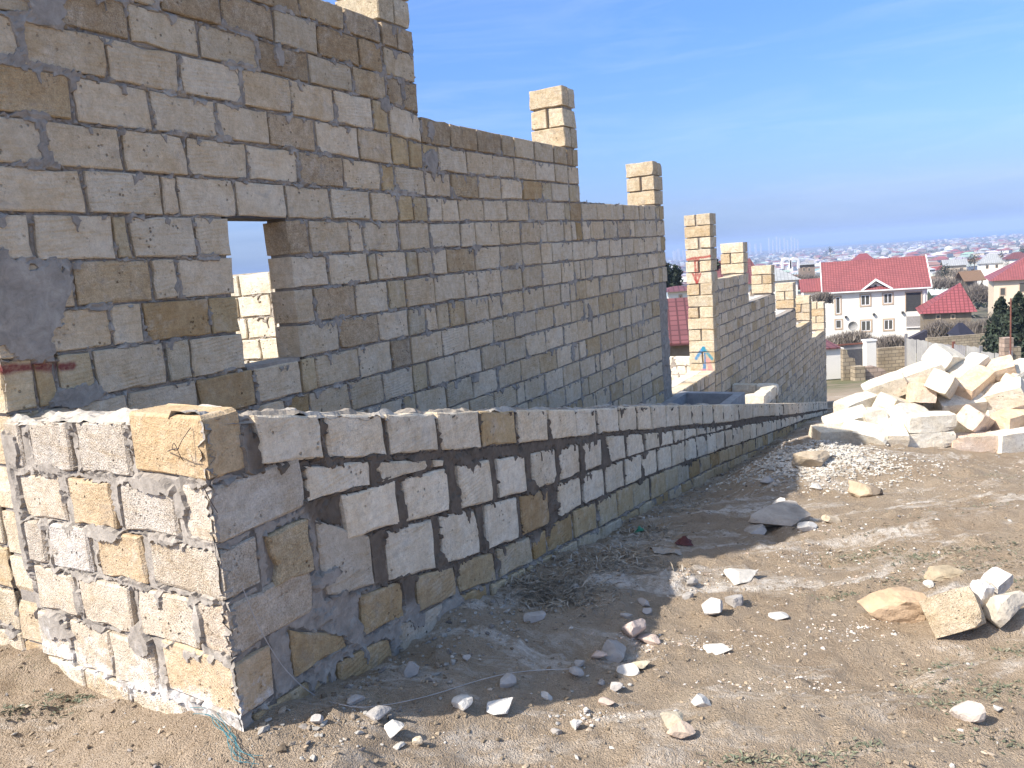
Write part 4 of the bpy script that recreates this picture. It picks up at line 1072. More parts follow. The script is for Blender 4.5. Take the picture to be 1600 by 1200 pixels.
# loose stone chips and pebbles: too many to count
def scatter(name, n, fn, mat, label, cat, seed, base=ICO0, rough=.05):
    r2 = np.random.default_rng(seed); bag_v = []; bag_f = []; bag_t = []
    fb = V(base[1]); nv = len(base[0]); cnt = 0
    for i in range(n):
        q = fn(r2)
        if q is None: continue
        X, Y, sz, col = q
        v = base[0] * (1 + (r2.random((nv, 1)) - .5) * .75)
        S = sz * V([r2.uniform(.8, 1.6), r2.uniform(.6, 1.1), r2.uniform(.35, .8)]) * .5
        v = v * S
        a = r2.uniform(0, 6.28); ca, sa = math.cos(a), math.sin(a)
        v = np.stack([v[:, 0] * ca - v[:, 1] * sa, v[:, 0] * sa + v[:, 1] * ca, v[:, 2] + v[:, 0] * r2.uniform(-.2, .2)], 1)
        bag_v.append(v + V([X, Y, 0.])); bag_f.append(fb + cnt * nv); bag_t.append(np.tile(V([*col, .5]), (nv, 1))); cnt += 1
        bag_v[-1][:, 2] += S[2] * .35
    allv = np.vstack(bag_v)
    cx = V([[b_[:, 0].mean(), b_[:, 1].mean()] for b_ in bag_v]); zz = gz(cx[:, 0], cx[:, 1])
    allv[:, 2] += np.repeat(zz, nv)
    o = mesh_obj(name, allv, np.vstack(bag_f).tolist(), mat, None, np.vstack(bag_t))
    return tag(o, label, cat, None, 'stuff')
def chip_col(r2, shade=0.0):
    t = r2.random()
    c = V([.66, .62, .55]) if t < .45 else (V([.55, .45, .34]) if t < .7 else (V([.40, .36, .32]) if t < .88 else V([.34, .26, .18])))
    return c * r2.uniform(.75, 1.15)
def f_field(r2):
    Y = 1.4 + 8.5 * r2.random() ** 1.5; x = r2.uniform(-.72, .78) * Y
    u = (x - LC[0]) * LN[0] + (Y - LC[1]) * LN[1]; s_ = (x - LC[0]) * LD[0] + (Y - LC[1]) * LD[1]
    rr = (x - LC[0]) * RN[0] + (Y - LC[1]) * RN[1]
    if u < .02 and rr < .02: return None
    return x, Y, .004 + .016 * r2.random() ** 3.6 * (1 + .06 * Y), chip_col(r2) * .8
def f_crumb(r2):
    Y = 1.4 + 5.5 * r2.random() ** 1.4; x = r2.uniform(-.72, .78) * Y
    u = (x - LC[0]) * LN[0] + (Y - LC[1]) * LN[1]; rr = (x - LC[0]) * RN[0] + (Y - LC[1]) * RN[1]
    if u < .02 and rr < .02: return None
    return x, Y, .005 + .016 * r2.random() ** 2.5, V([.33, .26, .18]) * r2.uniform(.6, 1.25)
def f_base(r2):
    s_ = r2.random() ** 1.3 * 13; d = abs(r2.normal(0, .22)) + .02
    if d > .95: return None
    p = LC + LD * s_ + LN * d
    return p[0], p[1], .006 + .030 * r2.random() ** 3.5, chip_col(r2) * .62
def f_dust(r2):
    k = DUST[int(r2.integers(len(DUST)))]
    x = k[0] + r2.normal(0, k[2]); Y = k[1] + r2.normal(0, k[3])
    t = r2.random()
    return x, Y, .004 + .015 * r2.random() ** 3, (V([.66, .61, .54]) if t < .75 else V([.6, .47, .37])) * r2.uniform(.85, 1.05)
def g2(x, y):
    p = on_ground(x, y); return p[0], p[1]
DUST = [(*g2(x, y), sx_, sy_) for x, y, sx_, sy_ in ((1100, 1005, .16, .09), (1190, 1010, .25, .08), (1290, 882, .3, .08), (1300, 912, .2, .06), (1225, 1065, .2, .04), (1330, 985, .12, .05), (1245, 860, .16, .06), (1290, 826, .15, .07), (1330, 760, .35, .2), (1290, 745, .3, .2), (1460, 770, .35, .12), (1000, 1010, .10, .06), (1080, 900, .12, .08), (1420, 735, .5, .3), (1560, 730, .5, .2), (930, 1120, .08, .02))]
def f_gravel(r2):
    x = 2.72 + r2.normal(0, .34); Y = 7.1 + r2.normal(0, .30)
    p = V([x, Y]); u = (x - LC[0]) * LN[0] + (Y - LC[1]) * LN[1]
    if u < .03: return None
    return x, Y, .010 + .020 * r2.random(), V([.56, .52, .45]) * r2.uniform(.7, 1.2)
scatter('pebbles', 5200, f_field, M['rock'], 'small pebbles and stone chips sprinkled over the brown dirt', 'pebbles', 1)
scatter('earth_crumbs', 8000, f_crumb, M['rock'], 'small brown clods and crumbs of earth all over the dirt', 'clods', 9)
scatter('wall_rubble', 2300, f_base, M['rock'], 'grey rubble and mortar crumbs along the shaded foot of the low wall', 'rubble', 2)
scatter('stone_dust', 1900, f_dust, M['rock'], 'white crushed limestone chips in patches on the sunlit slope', 'stone chips', 3)
scatter('gravel', 5200, f_gravel, M['rock'], 'mound of pale gravel left of the block pile', 'gravel', 4)

# ------------------------------------------------------------------ weeds and dry grass
def weeds(name, spots, label, cat, cols, seed, blade=.05, wid=.006, lay=.6):
    r2 = np.random.default_rng(seed); vs = []; ts = []
    for (cx, cy, rx, ry, n) in spots:
        X = cx + r2.normal(0, rx, n); Y = cy + r2.normal(0, ry, n); Z = gz(X, Y)
        for i in range(n):
            L_ = blade * r2.uniform(.35, 1.1); a = r2.uniform(0, 6.28); up = r2.uniform(.15, 1) * (1 - lay) + .12
            d = V([math.cos(a), math.sin(a), up]); d = d / np.linalg.norm(d); sd = V([-math.sin(a), math.cos(a), r2.uniform(-.5, .5)]) * wid * r2.uniform(.6, 1.6)
            o_ = V([X[i], Y[i], Z[i] - .004]); m_ = o_ + d * L_ * .55 + V([0, 0, L_ * .06]); e_ = o_ + d * L_ - V([0, 0, L_ * .05])
            vs += [o_, m_ + sd, e_, m_ - sd]; c = V(cols[int(r2.integers(len(cols)))]) * r2.uniform(.7, 1.25)
            ts += [[*c, 1]] * 4
    n = len(vs) // 4
    f = [[4 * i, 4 * i + 1, 4 * i + 2, 4 * i + 3] for i in range(n)]
    return tag(mesh_obj(name, V(vs), f, M['leaf'], None, V(ts)), label, cat, None, 'stuff')
GS = [(1330, 872, .10, .05, 240), (1375, 862, .12, .05, 160), (1440, 872, .12, .05, 260), (1510, 862, .22, .06, 460), (1540, 885, .2, .05, 300), (1310, 933, .06, .03, 170), (1395, 905, .10, .04, 120), (1590, 912, .1, .04, 160), (1585, 1018, .05, .03, 150), (1550, 1078, .10, .04, 330), (1480, 1100, .07, .03, 120), (1460, 1045, .10, .03, 120), (1445, 1080, .08, .02, 80), (1590, 1165, .06, .03, 160), (1335, 1170, .05, .02, 130), (1495, 1152, .05, .02, 70), (100, 1095, .06, .02, 200), (18, 1112, .05, .02, 120), (85, 1110, .06, .02, 100), (1240, 1188, .14, .025, 260), (1180, 1192, .1, .02, 120), (1570, 745, .3, .1, 260), (1560, 790, .3, .08, 120), (1400, 820, .25, .06, 100)]
sp = [(*g2(x, y), a, b_, n) for x, y, a, b_, n in GS]
weeds('weeds', sp, 'low grey-green weeds growing in patches on the dirt', 'weeds', [(.17, .18, .115), (.13, .145, .095), (.21, .205, .145), (.27, .23, .16)], 6, .034, .0036)
DG = [(880, 915, .16, .12, 520), (930, 880, .16, .12, 420), (840, 935, .14, .08, 260), (990, 870, .12, .12, 240), (1010, 835, .12, .1, 200), (1060, 790, .15, .2, 200), (1130, 735, .2, .3, 160)]
sp = [(*g2(x, y), a, b_, n) for x, y, a, b_, n in DG]
weeds('dry_grass', sp, 'dry grey grass stalks in the shade along the low wall', 'dry grass', [(.33, .28, .21), (.25, .21, .16), (.40, .35, .28)], 7, .11, .0035, .75)

# ------------------------------------------------------------------ wires, string, litter
def tube(name, pts, rad, mat, label=None, cat=None, parent=None, sides=5):
    pts = [V(p, dtype=float) for p in pts]; bag = Bag(); n = len(pts); vs = []
    for i in range(n):
        d = pts[min(n - 1, i + 1)] - pts[max(0, i - 1)]; d = d / max(1e-9, np.linalg.norm(d))
        a = np.cross(d, UP if abs(d[2]) < .9 else V([1., 0, 0])); a = a / np.linalg.norm(a); b_ = np.cross(d, a)
        for k in range(sides):
            t = 2 * math.pi * k / sides; vs.append(pts[i] + rad * (a * math.cos(t) + b_ * math.sin(t)))
    f = [[i * sides + k, i * sides + (k + 1) % sides, (i + 1) * sides + (k + 1) % sides, (i + 1) * sides + k] for i in range(n - 1) for k in range(sides)]
    o = mesh_obj(name, V(vs), f, mat, parent)
    if label: tag(o, label, cat)
    return o
def curve(pts, n=40):
    pts = V(pts, dtype=float); t = np.linspace(0, 1, len(pts)); tt = np.linspace(0, 1, n)
    for _ in range(1):
        out = np.stack([np.interp(tt, t, pts[:, k]) for k in range(3)], 1)
    for _ in range(4): out[1:-1] = (out[:-2] + 2 * out[1:-1] + out[2:]) / 4
    return out
def pl(x, y, p0, n, off):
    r = ray(x, y); n = V(n); return r * ((p0 @ n + off) / (r @ n))
strp = [pl(x, y, LC, LN, .012) for x, y in ((378, 915), (395, 960), (415, 1000), (440, 1040), (470, 1072), (500, 1092))]
for x, y in ((530, 1106), (565, 1112), (620, 1104), (680, 1090), (740, 1070), (790, 1058), (840, 1052), (895, 1050)):
    q = on_ground(x, y); strp.append(V([q[0], q[1], float(gz(q[0], q[1])) + .012]))
tube('string', curve(strp, 70), .0018, M['string'], 'thin pale string hanging from the wall corner and trailing over the shaded dirt', 'string')
wire = [pl(x, y, LC, RN, off) for x, y, off in ((298, 668, .004), (284, 688, .03), (276, 706, .04), (268, 700, .045), (272, 690, .035), (283, 716, .03), (287, 720, .012))]
tube('tie_wire', curve(wire, 40), .0013, M['wire'], 'bent rusty tie wire sticking out of the sunlit tan corner block', 'wire')
nail = [pl(x, y, LC, RN, off) for x, y, off in ((262, 705, .002), (270, 702, .05), (279, 701, .055))]
tube('nail', nail, .002, M['wire'], 'rusty nail driven into the sunlit tan corner block', 'nail')
w2 = [pl(x, y, LC, LN, off) for x, y, off in ((318, 760, .03), (326, 778, .02), (333, 790, .02), (340, 801, .02))]
tube('wire_end', curve(w2, 12), .0016, M['wire'], 'short dark wire end on the corner block below the tan one', 'wire')
tw = []
for x, y in ((285, 1105), (310, 1110), (330, 1118), (345, 1128), (360, 1140), (368, 1152), (370, 1165), (378, 1178), (392, 1188), (402, 1194)):
    q = on_ground(x, y); tw.append(V([q[0], q[1], float(gz(q[0], q[1])) + .016]))
twine = thing('twine', 'tangled blue-green twine on the dirt at the foot of the wall corner', 'twine', tw[4])
rg = random.Random(12)
for k in range(7):
    o_ = V([rg.uniform(-.035, .035), rg.uniform(-.05, .01), rg.uniform(-.004, .012)])
    a = rg.randint(0, 4); b_ = rg.randint(6, 9)
    tube('strand', curve([p + o_ + V([rg.uniform(-.02, .02), rg.uniform(-.02, .02), rg.uniform(-.004, .008)]) for p in tw[a:b_ + 1]], 36), .0011, M['twine'], parent=twine)
# litter in the shade
def litter(name, x, y, w_, h_, col, label, cat, seed, rugged=.5):
    q = on_ground(x, y); k = (q @ CF) / FOC; r2 = np.random.default_rng(seed)
    n = 9; u, v = np.meshgrid(np.linspace(-.5, .5, n), np.linspace(-.5, .5, n))
    X = q[0] + u * w_ * k + (r2.random((n, n)) - .5) * w_ * k * .12; Y = q[1] + v * w_ * k * .7 + (r2.random((n, n)) - .5) * w_ * k * .1
    Z = gz(X, Y) + .006 + (fbm(u * 4, v * 4, seed, 3)) * h_ * k * rugged * 2 * np.exp(-(u * u + v * v) * 5)
    idx = np.arange(n * n).reshape(n, n)
    f = np.stack([idx[:-1, :-1].ravel(), idx[:-1, 1:].ravel(), idx[1:, 1:].ravel(), idx[1:, :-1].ravel()], 1)
    tag(mesh_obj(name, np.stack([X, Y, Z], -1).reshape(-1, 3), f.tolist(), M['leaf'], None, (*col, 1)), label, cat)
litter('plastic_wrapper', 1068, 848, 26, 9, (.11, .038, .034), 'crumpled dark red wrapper lying in the wall shadow', 'litter', 3)
litter('plastic_scrap', 999, 832, 16, 14, (.05, .24, .15), 'crumpled green plastic scrap in the weeds against the wall foot', 'litter', 4)
litter('paper_sack', 1040, 862, 46, 10, (.36, .31, .25), 'torn flattened paper sack beside the red wrapper in the shade', 'litter', 5)

# ------------------------------------------------------------------ concrete frame and stone box before the gateway
rg = random.Random(19)
def boxf(bag, c, dims, R, t=None):
    hx, hy, hz = [d / 2 for d in dims]
    v = V([[sx * hx, sy * hy, sz * hz] for sz in (-1, 1) for sx, sy in ((-1, -1), (1, -1), (1, 1), (-1, 1))]) @ R.T + c
    bag.add(v, [[3, 2, 1, 0], [4, 5, 6, 7], [0, 1, 5, 4], [1, 2, 6, 5], [2, 3, 7, 6], [3, 0, 4, 7]], t)
RW = V([[WN[0], WD[0], 0], [WN[1], WD[1], 0], [0, 0, 1.0]])      # local x along WN, y along WD
def wl(l, s_, z): return WD * s_ + WN * (DW + l) + UP * z
tr = thing('concrete_frame', 'grey concrete pit frame at the foot of the tall wall before the gateway', 'pit frame', wl(.45, 10.2, -2.4))
for nm, l, s_, dl, ds in (('rim', .06, 10.25, .12, 1.5), ('rim', .84, 10.25, .12, 1.5), ('rim', .45, 10.93, .66, .14), ('rim', .45, 9.56, .66, .12)):
    bag = Bag(); boxf(bag, wl(l, s_, -2.22), (dl, ds, .44), RW); bag.make(nm, M['concrete'], tr)
bag = Bag(); boxf(bag, wl(.45, 10.25, -2.4), (.66, 1.24, .05), RW); bag.make('pit_floor', M['concrete'], tr)
sb = thing('stone_box', 'small box of pale limestone blocks with a sunlit face beside the gateway', 'stone box', wl(.6, 13.4, -2.8))
core = Bag()
for k in range(3):
    for (l, s_, dl, ds) in ((.22, 12.98, .40, .20), (.60, 12.98, .34, .20), (.66, 13.28, .20, .38), (.66, 13.69, .20, .38), (.22, 14.0, .40, .20), (.60, 14.0, .34, .2)):
        v, f = block_geo(wl(l + .0, s_, -2.50 - .205 * k), (dl, ds, .195), RW @ rotm(rg.uniform(-1.5, 1.5)), rg)
        mesh_obj('stone_block', v, f, M['stone'], sb, pick(PAL_WHITE if k == 0 else PAL_RET, rg))

# ------------------------------------------------------------------ materials for far buildings
def roof_material(name, col, tile=.3, line=.55):
    b = NB(name); tcn = b.n('TexCoord'); P = tcn.outputs['UV']
    br = b.n('TexBrick'); b.L(P, br.inputs[0]); br.inputs['Scale'].default_value = 1.0
    br.inputs['Color1'].default_value = (*col, 1); br.inputs['Color2'].default_value = (*[c * 1.2 for c in col], 1); br.inputs['Mortar'].default_value = (*[c * line for c in col], 1)
    br.inputs['Brick Width'].default_value = tile; br.inputs['Row Height'].default_value = tile * 1.15; br.inputs['Mortar Size'].default_value = tile * .11; br.offset = 0
    c = b.mix(b.ramp(b.noise(b.pos(), .6, 4, .6), .3, .7), br.outputs['Color'], b.mix(1.0, br.outputs['Color'], (1.2, 1.16, 1.14), 'MULTIPLY'))
    return b.done(c, .55, b.bump(br.outputs['Fac'], -.6, .05))
def wallstone_material(name, col, lcol, bw, bh):
    b = NB(name); P = b.n('TexCoord').outputs['UV']
    br = b.n('TexBrick'); b.L(P, br.inputs[0]); br.inputs['Scale'].default_value = 1.0
    br.inputs['Color1'].default_value = (*col, 1); br.inputs['Color2'].default_value = (*[c * .72 for c in col], 1); br.inputs['Mortar'].default_value = (*lcol, 1)
    br.inputs['Brick Width'].default_value = bw; br.inputs['Row Height'].default_value = bh; br.inputs['Mortar Size'].default_value = .022
    c = b.mix(b.ramp(b.noise(b.pos(), 1.4, 5, .7), .35, .65), br.outputs['Color'], b.mix(1.0, br.outputs['Color'], (.75, .72, .68), 'MULTIPLY'))
    return b.done(c, .95, b.bump(br.outputs['Fac'], -.6, .03))
M['roof_red'] = roof_material('red_roof_tiles', (.235, .078, .078))
M['roof_red2'] = roof_material('red_sheet_roof', (.225, .065, .070), .4)
M['roof_maroon'] = roof_material('maroon_roof', (.15, .062, .064), .4)
M['roof_grey'] = roof_material('grey_roof', (.30, .31, .31), .5, .75)
M['wall_white'] = plain('white_render', (.80, .76, .68), .9, .06, .8, .2, .02)
M['wall_cream'] = plain('cream_render', (.70, .58, .42), .9, .1, .8, .2, .02)
M['trim_white'] = plain('white_trim', (.82, .80, .78), .7, .05)
M['surround'] = plain('beige_surround', (.50, .38, .27), .8, .1)
M['frame_white'] = plain('white_window_frame', (.80, .80, .80), .5, .03)
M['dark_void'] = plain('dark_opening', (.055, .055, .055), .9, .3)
b = NB('window_glass'); b.b.inputs['Specular IOR Level'].default_value = .6; M['pane'] = b.done((.09, .085, .075), .12)
M['field_wall'] = wallstone_material('old_field_wall', (.46, .38, .27), (.23, .19, .14), .42, .2)
M['field_wall_pink'] = wallstone_material('pinkish_field_wall', (.50, .38, .30), (.27, .21, .17), .42, .2)
M['panel'] = plain('grey_sheet_panel', (.33, .32, .30), .75, .22, 1.2, .3, .02)
M['panel_dark'] = plain('weathered_sheet_panel', (.27, .26, .26), .75, .25, 1.2, .3, .02)
M['rust'] = plain('rusty_steel', (.20, .085, .06), .8)
M['bark'] = plain('bark', (.16, .13, .10), .9, .3)

def prism(bag, pts, n, d, t=None):
    """extrude polygon pts (3d) along n by d"""
    pts = V(pts); m = len(pts); v = np.vstack([pts, pts + V(n) * d])
    bag.add(v, [list(range(m))[::-1], [m + i for i in range(m)]] + [[i, (i + 1) % m, m + (i + 1) % m, m + i] for i in range(m)], t)
def set_uv(o):
    """metric uv from the face plane, so tiles and stones keep their size"""
    me = o.data; uv = me.uv_layers.new(name='UVMap')
    for p in me.polygons:
        n = p.normal; a = Vector((0, 0, 1)).cross(n)
        if a.length < 1e-3: a = Vector((1, 0, 0))
        a.normalize(); b_ = n.cross(a)
        for li in p.loop_indices:
            co = me.vertices[me.loops[li].vertex_index].co
            uv.data[li].uv = (co.dot(a), co.dot(b_))
    return o
class House:
    """axes: x right along the facade, y away from the viewer, z up; origin at the facade's left foot"""
    def __init__(s, name, label, cat, org, yaw, group=None):
        s.o = V(org, dtype=float); s.R = rotm(yaw); s.root = thing(name, label, cat, s.o, group)
    def w(s, p): return V(p) @ s.R.T + s.o
    def box(s, nm, p0, p1, mat, parent=None, uv=False):
        bag = Bag(); p0 = V(p0, dtype=float); p1 = V(p1, dtype=float); boxf(bag, s.w((p0 + p1) / 2), p1 - p0, s.R)
        o = bag.make(nm, mat, parent or s.root)
        if uv: set_uv(o)
        return o
    def poly(s, nm, pts, thick, nrm, mat, parent=None, uv=True):
        bag = Bag(); prism(bag, [s.w(p) for p in pts], V(nrm) @ s.R.T, thick); o = bag.make(nm, mat, parent or s.root)
        bm = bmesh.new(); bm.from_mesh(o.data); bmesh.ops.recalc_face_normals(bm, faces=bm.faces); bm.to_mesh(o.data); bm.free()
        if uv: set_uv(o)
        return o
    def window(s, x0, x1, z0, z1, kind='double', deep=.0, sur=.16):
        f = None
        bag = Bag()
        for a in ((x0 - sur, -.06, z0 - sur, x1 + sur, .02, z0), (x0 - sur, -.06, z1, x1 + sur, .02, z1 + sur), (x0 - sur, -.06, z0, x0, .02, z1), (x1, -.06, z0, x1 + sur, .02, z1)):
            p0 = V(a[:3]); p1 = V(a[3:]); boxf(bag, s.w((p0 + p1) / 2), p1 - p0, s.R)
        f = bag.make('window', M['surround'], s.root)
        s.box('pane', (x0, -.012, z0), (x1, .01, z1), M['pane'], f)
        t = .07; bag = Bag()
        lst = [(x0, z0, x1, z0 + t), (x0, z1 - t, x1, z1), (x0, z0, x0 + t, z1), (x1 - t, z0, x1, z1)]
        if kind == 'double': lst.append(((x0 + x1) / 2 - t * .6, z0, (x0 + x1) / 2 + t * .6, z1))
        for a, b_, c, d in lst:
            p0 = V([a, -.04, b_]); p1 = V([c, -.013, d]); boxf(bag, s.w((p0 + p1) / 2), p1 - p0, s.R)
        o = bag.make('sash', M['frame_white'], f)
        return f
    def gable_roof(s, x0, x1, y0, y1, ze, zr, mat, th=.12, name='roof'):
        ym = (y0 + y1) / 2; o = None
        bag = Bag()
        for (ya, za, yb, zb_) in ((y0, ze, ym, zr), (ym, zr, y1, ze)):
            prism(bag, [s.w(p) for p in ((x0, ya, za), (x1, ya, za), (x1, yb, zb_), (x0, yb, zb_))], UP, th)
        o = bag.make(name, mat, s.root)
        bm = bmesh.new(); bm.from_mesh(o.data); bmesh.ops.recalc_face_normals(bm, faces=bm.faces); bm.to_mesh(o.data); bm.free()
        return set_uv(o)
    def hip_roof(s, x0, x1, y0, y1, ze, zr, ridge, mat, name='roof'):
        """ridge = (xa, xb) along x at mid depth"""
        ym = (y0 + y1) / 2; a, b_ = ridge
        v = V([s.w(p) for p in ((x0, y0, ze), (x1, y0, ze), (x1, y1, ze), (x0, y1, ze), (a, ym, zr), (b_, ym, zr))])
        f = [[0, 1, 5, 4], [1, 2, 5], [2, 3, 4, 5], [3, 0, 4], [3, 2, 1, 0]] if abs(a - b_) > 1e-3 else [[0, 1, 4], [1, 2, 4], [2, 3, 4], [3, 0, 4], [3, 2, 1, 0]]
        bag = Bag(); bag.add(v, f); return set_uv(bag.make(name, mat, s.root))

# villa with the red tiled roof
def facade(xl, xr, y, Y, yaw):
    """left foot, width, and the maps picture -> along the facade / height"""
    R = rotm(yaw); ex = R[:, 0]; A_ = at_y(xl, y, Y); n_ = R[:, 1]
    def hit(x, yy): r = ray(x, yy); return r * ((A_ @ n_) / (r @ n_))
    fx = lambda x: float((hit(x, y) - A_) @ ex)
    fz = lambda x, yy: float(hit(x, yy)[2])
    return A_, fx(xr), fx, fz
Yv = 97.0; VYAW = -20.0
pl_, Wv, vx, _vz = facade(1289, 1449, 455, Yv, VYAW)
ze = (_vz(1289, 458) + _vz(1449, 448)) / 2
base = float(gz_smooth(pl_[0] + 6, Yv)) - .4
zb_off = ze - base
vl = House('villa', 'two-storey white villa with a red tiled roof and small front gable', 'house', (pl_[0], Yv, base), VYAW)
_mid = vl.w((Wv / 2, 4.2, 0)); _r = ray(1366, 406); ridge = float((_r * (_mid[1] / _r[1]))[2]) - base
def vz(x, y): return _vz(x, y) - base
vl.box('wall', (0, 0, -2), (Wv, 8.4, zb_off), M['wall_white'])
vl.gable_roof(-.35, Wv + .35, -.45, 8.85, zb_off, ridge, M['roof_red'])
for nm, xx in (('barge_board', -.42), ('barge_board', Wv + .35)):
    vl.poly(nm, [(xx, -.5, zb_off - .12), (xx, 4.2, ridge - .06), (xx, 4.2, ridge + .22), (xx, -.5, zb_off + .16)], .1, (1, 0, 0), M['trim_white'])
vl.box('gutter', (-.35, -.56, zb_off - .1), (Wv + .35, -.44, zb_off + .04), M['trim_white'])
vl.poly('gable_wall_end', [(.0, 0, zb_off), (.0, 8.4, zb_off), (.0, 4.2, ridge - .15)], .2, (1, 0, 0), M['wall_white'])
vl.poly('gable_wall_end', [(Wv - .2, 0, zb_off), (Wv - .2, 8.4, zb_off), (Wv - .2, 4.2, ridge - .15)], .2, (1, 0, 0), M['wall_white'])
gx0, gx1, gxm = vx(1347), vx(1393), vx(1368); gz1 = vz(1368, 437)
gb = vl.poly('front_gable', [(gx0 + .25, -.02, zb_off - .05), (gx1 - .25, -.02, zb_off - .05), (gxm, -.02, gz1 - .25)], 2.6, (0, 1, 0), M['wall_white'])
vl.poly('gable_roof', [(gx0, -.5, zb_off + .02), (gxm, -.5, gz1), (gxm, 3.4, gz1), (gx0, 3.4, zb_off + .02)], .1, (0, 0, 1), M['roof_red'], gb)
vl.poly('gable_roof', [(gxm, -.5, gz1), (gx1, -.5, zb_off + .02), (gx1, 3.4, zb_off + .02), (gxm, 3.4, gz1)], .1, (0, 0, 1), M['roof_red'], gb)
vl.poly('gable_trim', [(gx0 - .1, -.52, zb_off - .1), (gxm, -.52, gz1 - .12), (gxm, -.52, gz1 + .16), (gx0 - .1, -.52, zb_off + .16)], .1, (0, 1, 0), M['trim_white'], gb)
vl.poly('gable_trim', [(gxm, -.52, gz1 - .12), (gx1 + .1, -.52, zb_off - .1), (gx1 + .1, -.52, zb_off + .16), (gxm, -.52, gz1 + .16)], .1, (0, 1, 0), M['trim_white'], gb)
vl.box('gable_vent', (gxm - .12, -.1, gz1 - .95), (gxm + .12, .0, gz1 - .6), M['dark_void'], gb)
vl.window(vx(1305.5), vx(1312.5), vz(1309, 490), vz(1309, 464), 'single')
vl.window(vx(1345), vx(1359), vz(1352, 477), vz(1352, 461))
vl.window(vx(1380.5), vx(1394), vz(1387, 474), vz(1387, 458.5))
vl.window(vx(1305), vx(1314), vz(1309, 513), vz(1309, 500), 'single')
vl.window(vx(1345), vx(1360), vz(1352, 517), vz(1352, 501))
vl.window(vx(1381), vx(1395), vz(1388, 515), vz(1388, 499.5))
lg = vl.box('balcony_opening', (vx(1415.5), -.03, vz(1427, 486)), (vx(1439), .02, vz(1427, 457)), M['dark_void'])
for a in ((1414, 486, 1415.5, 456), (1439, 486, 1441, 456), (1414, 456, 1441, 455)):
    vl.box('opening_frame', (vx(a[0]), -.09, vz(1427, a[1]) if a[1] != a[3] + 1 else vz(1427, 457)), (vx(a[2]), .0, vz(1427, a[3])), M['surround'], lg)
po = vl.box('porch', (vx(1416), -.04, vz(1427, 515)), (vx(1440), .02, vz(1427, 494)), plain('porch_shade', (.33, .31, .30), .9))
vl.box('railing', (vx(1416), -.14, vz(1427, 512)), (vx(1440), -.05, vz(1427, 510.5)), M['trim_white'], po)
vl.box('downpipe', (vx(1444.5), -.12, -1), (vx(1445.5), -.02, zb_off), M['trim_white'])
for x, y in ((1321, 495), (1365, 491), (1410, 488)):
    vl.box('wall_lamp', (vx(x) - .12, -.3, vz(x, y) - .12), (vx(x) + .12, 0, vz(x, y) + .12), M['dark_void'])
dish = thing('satellite_dish', 'grey satellite dish leaning by the foot of the white villa facade', 'dish', vl.w((vx(1331), -1.1, vz(1331, 515))))
v = []; n = 14
for k, r_ in enumerate((0, .25, .5)):
    for i in range(n):
        a = 2 * math.pi * i / n; v.append(vl.w((vx(1331) + r_ * math.cos(a) * 1.1, -1.1 + .25 * (r_ / .5) ** 2 * -1, vz(1331, 508) + r_ * math.sin(a) * 1.15)))
f = [[k * n + i, k * n + (i + 1) % n, (k + 1) * n + (i + 1) % n, (k + 1) * n + i] for k in range(2) for i in range(n)]
mesh_obj('reflector', V(v), f, M['panel'], dish)
tube('mast', [vl.w((vx(1331), -1.0, vz(1331, 508))), vl.w((vx(1331), -1.0, vz(1331, 530)))], .05, M['panel_dark'], parent=dish)

def quick_house(name, label, xl, xr, ye, Y, roof_px, rmat, wmat, depth, hip=True, ridge=None, eave=.5, wins=(), zlow=None, group=None, yaw=0):
    yaw = -math.degrees(math.atan(((xl + xr) / 2 - 800) / FOC)) * .85
    a, W_, fx, fz = facade(xl, xr, ye, Y, yaw); zeave = float(a[2])
    b_ = a + rotm(yaw)[:, 0] * W_
    bz = min(float(gz(a[0], a[1])), float(gz(b_[0], b_[1])), zeave - 2) - 1.0
    h = House(name, label, 'house', (a[0], Y, bz), yaw, group)
    H_ = zeave - bz
    h.box('wall', (0, 0, 0), (W_, depth, H_), wmat)
    rh = roof_px / FOC * (Y + depth / 2) * 1.0
    if hip:
        r_ = ridge or (W_ * .35, W_ * .65)
        h.hip_roof(-eave, W_ + eave, -eave, depth + eave, H_ - .05, H_ + rh, r_, rmat)
    else:
        h.gable_roof(-eave, W_ + eave, -eave, depth + eave, H_, H_ + rh, rmat)
        for xx in (0.0, W_ - .2):
            h.poly('gable_wall', [(xx, 0, H_), (xx, depth, H_), (xx, depth / 2, H_ + rh - .05)], .2, (1, 0, 0), wmat)
    for (wx0, wx1, wy0, wy1) in wins:
        z1 = fz((wx0 + wx1) / 2, wy0) - bz; z0 = fz((wx0 + wx1) / 2, wy1) - bz
        x0 = fx(wx0); x1 = fx(wx1)
        p_ = h.box('window', (x0, -.05, z0), (x1, .02, z1), M['surround'])
        h.box('pane', (x0 + .12, -.07, z0 + .12), (x1 - .12, -.055, z1 - .12), M['pane'], p_)
    return h
hz = quick_house('annex_house', 'low stone house with a pointed red hipped roof right of the white villa', 1444, 1518, 489, 86, 40, M['roof_red2'], M['field_wall'], 7, ridge=(3.7, 3.7), eave=.5, wins=((1462, 1470, 491, 499), (1485, 1493, 491, 499)))
quick_house('cream_house', 'cream house with red hipped roof cut by the right edge of the photo', 1553, 1640, 438, 112, 33, M['roof_red'], M['wall_cream'], 11, ridge=(4.6, 5.0), eave=.6, wins=((1562, 1572, 449, 462), (1592, 1603, 441, 457), (1618, 1630, 443, 458)))
quick_house('side_house', 'low house with a bright red roof just left of the white villa', 1256, 1284, 457, 100, 17, M['roof_red'], M['wall_white'], 6, hip=False, eave=.4)
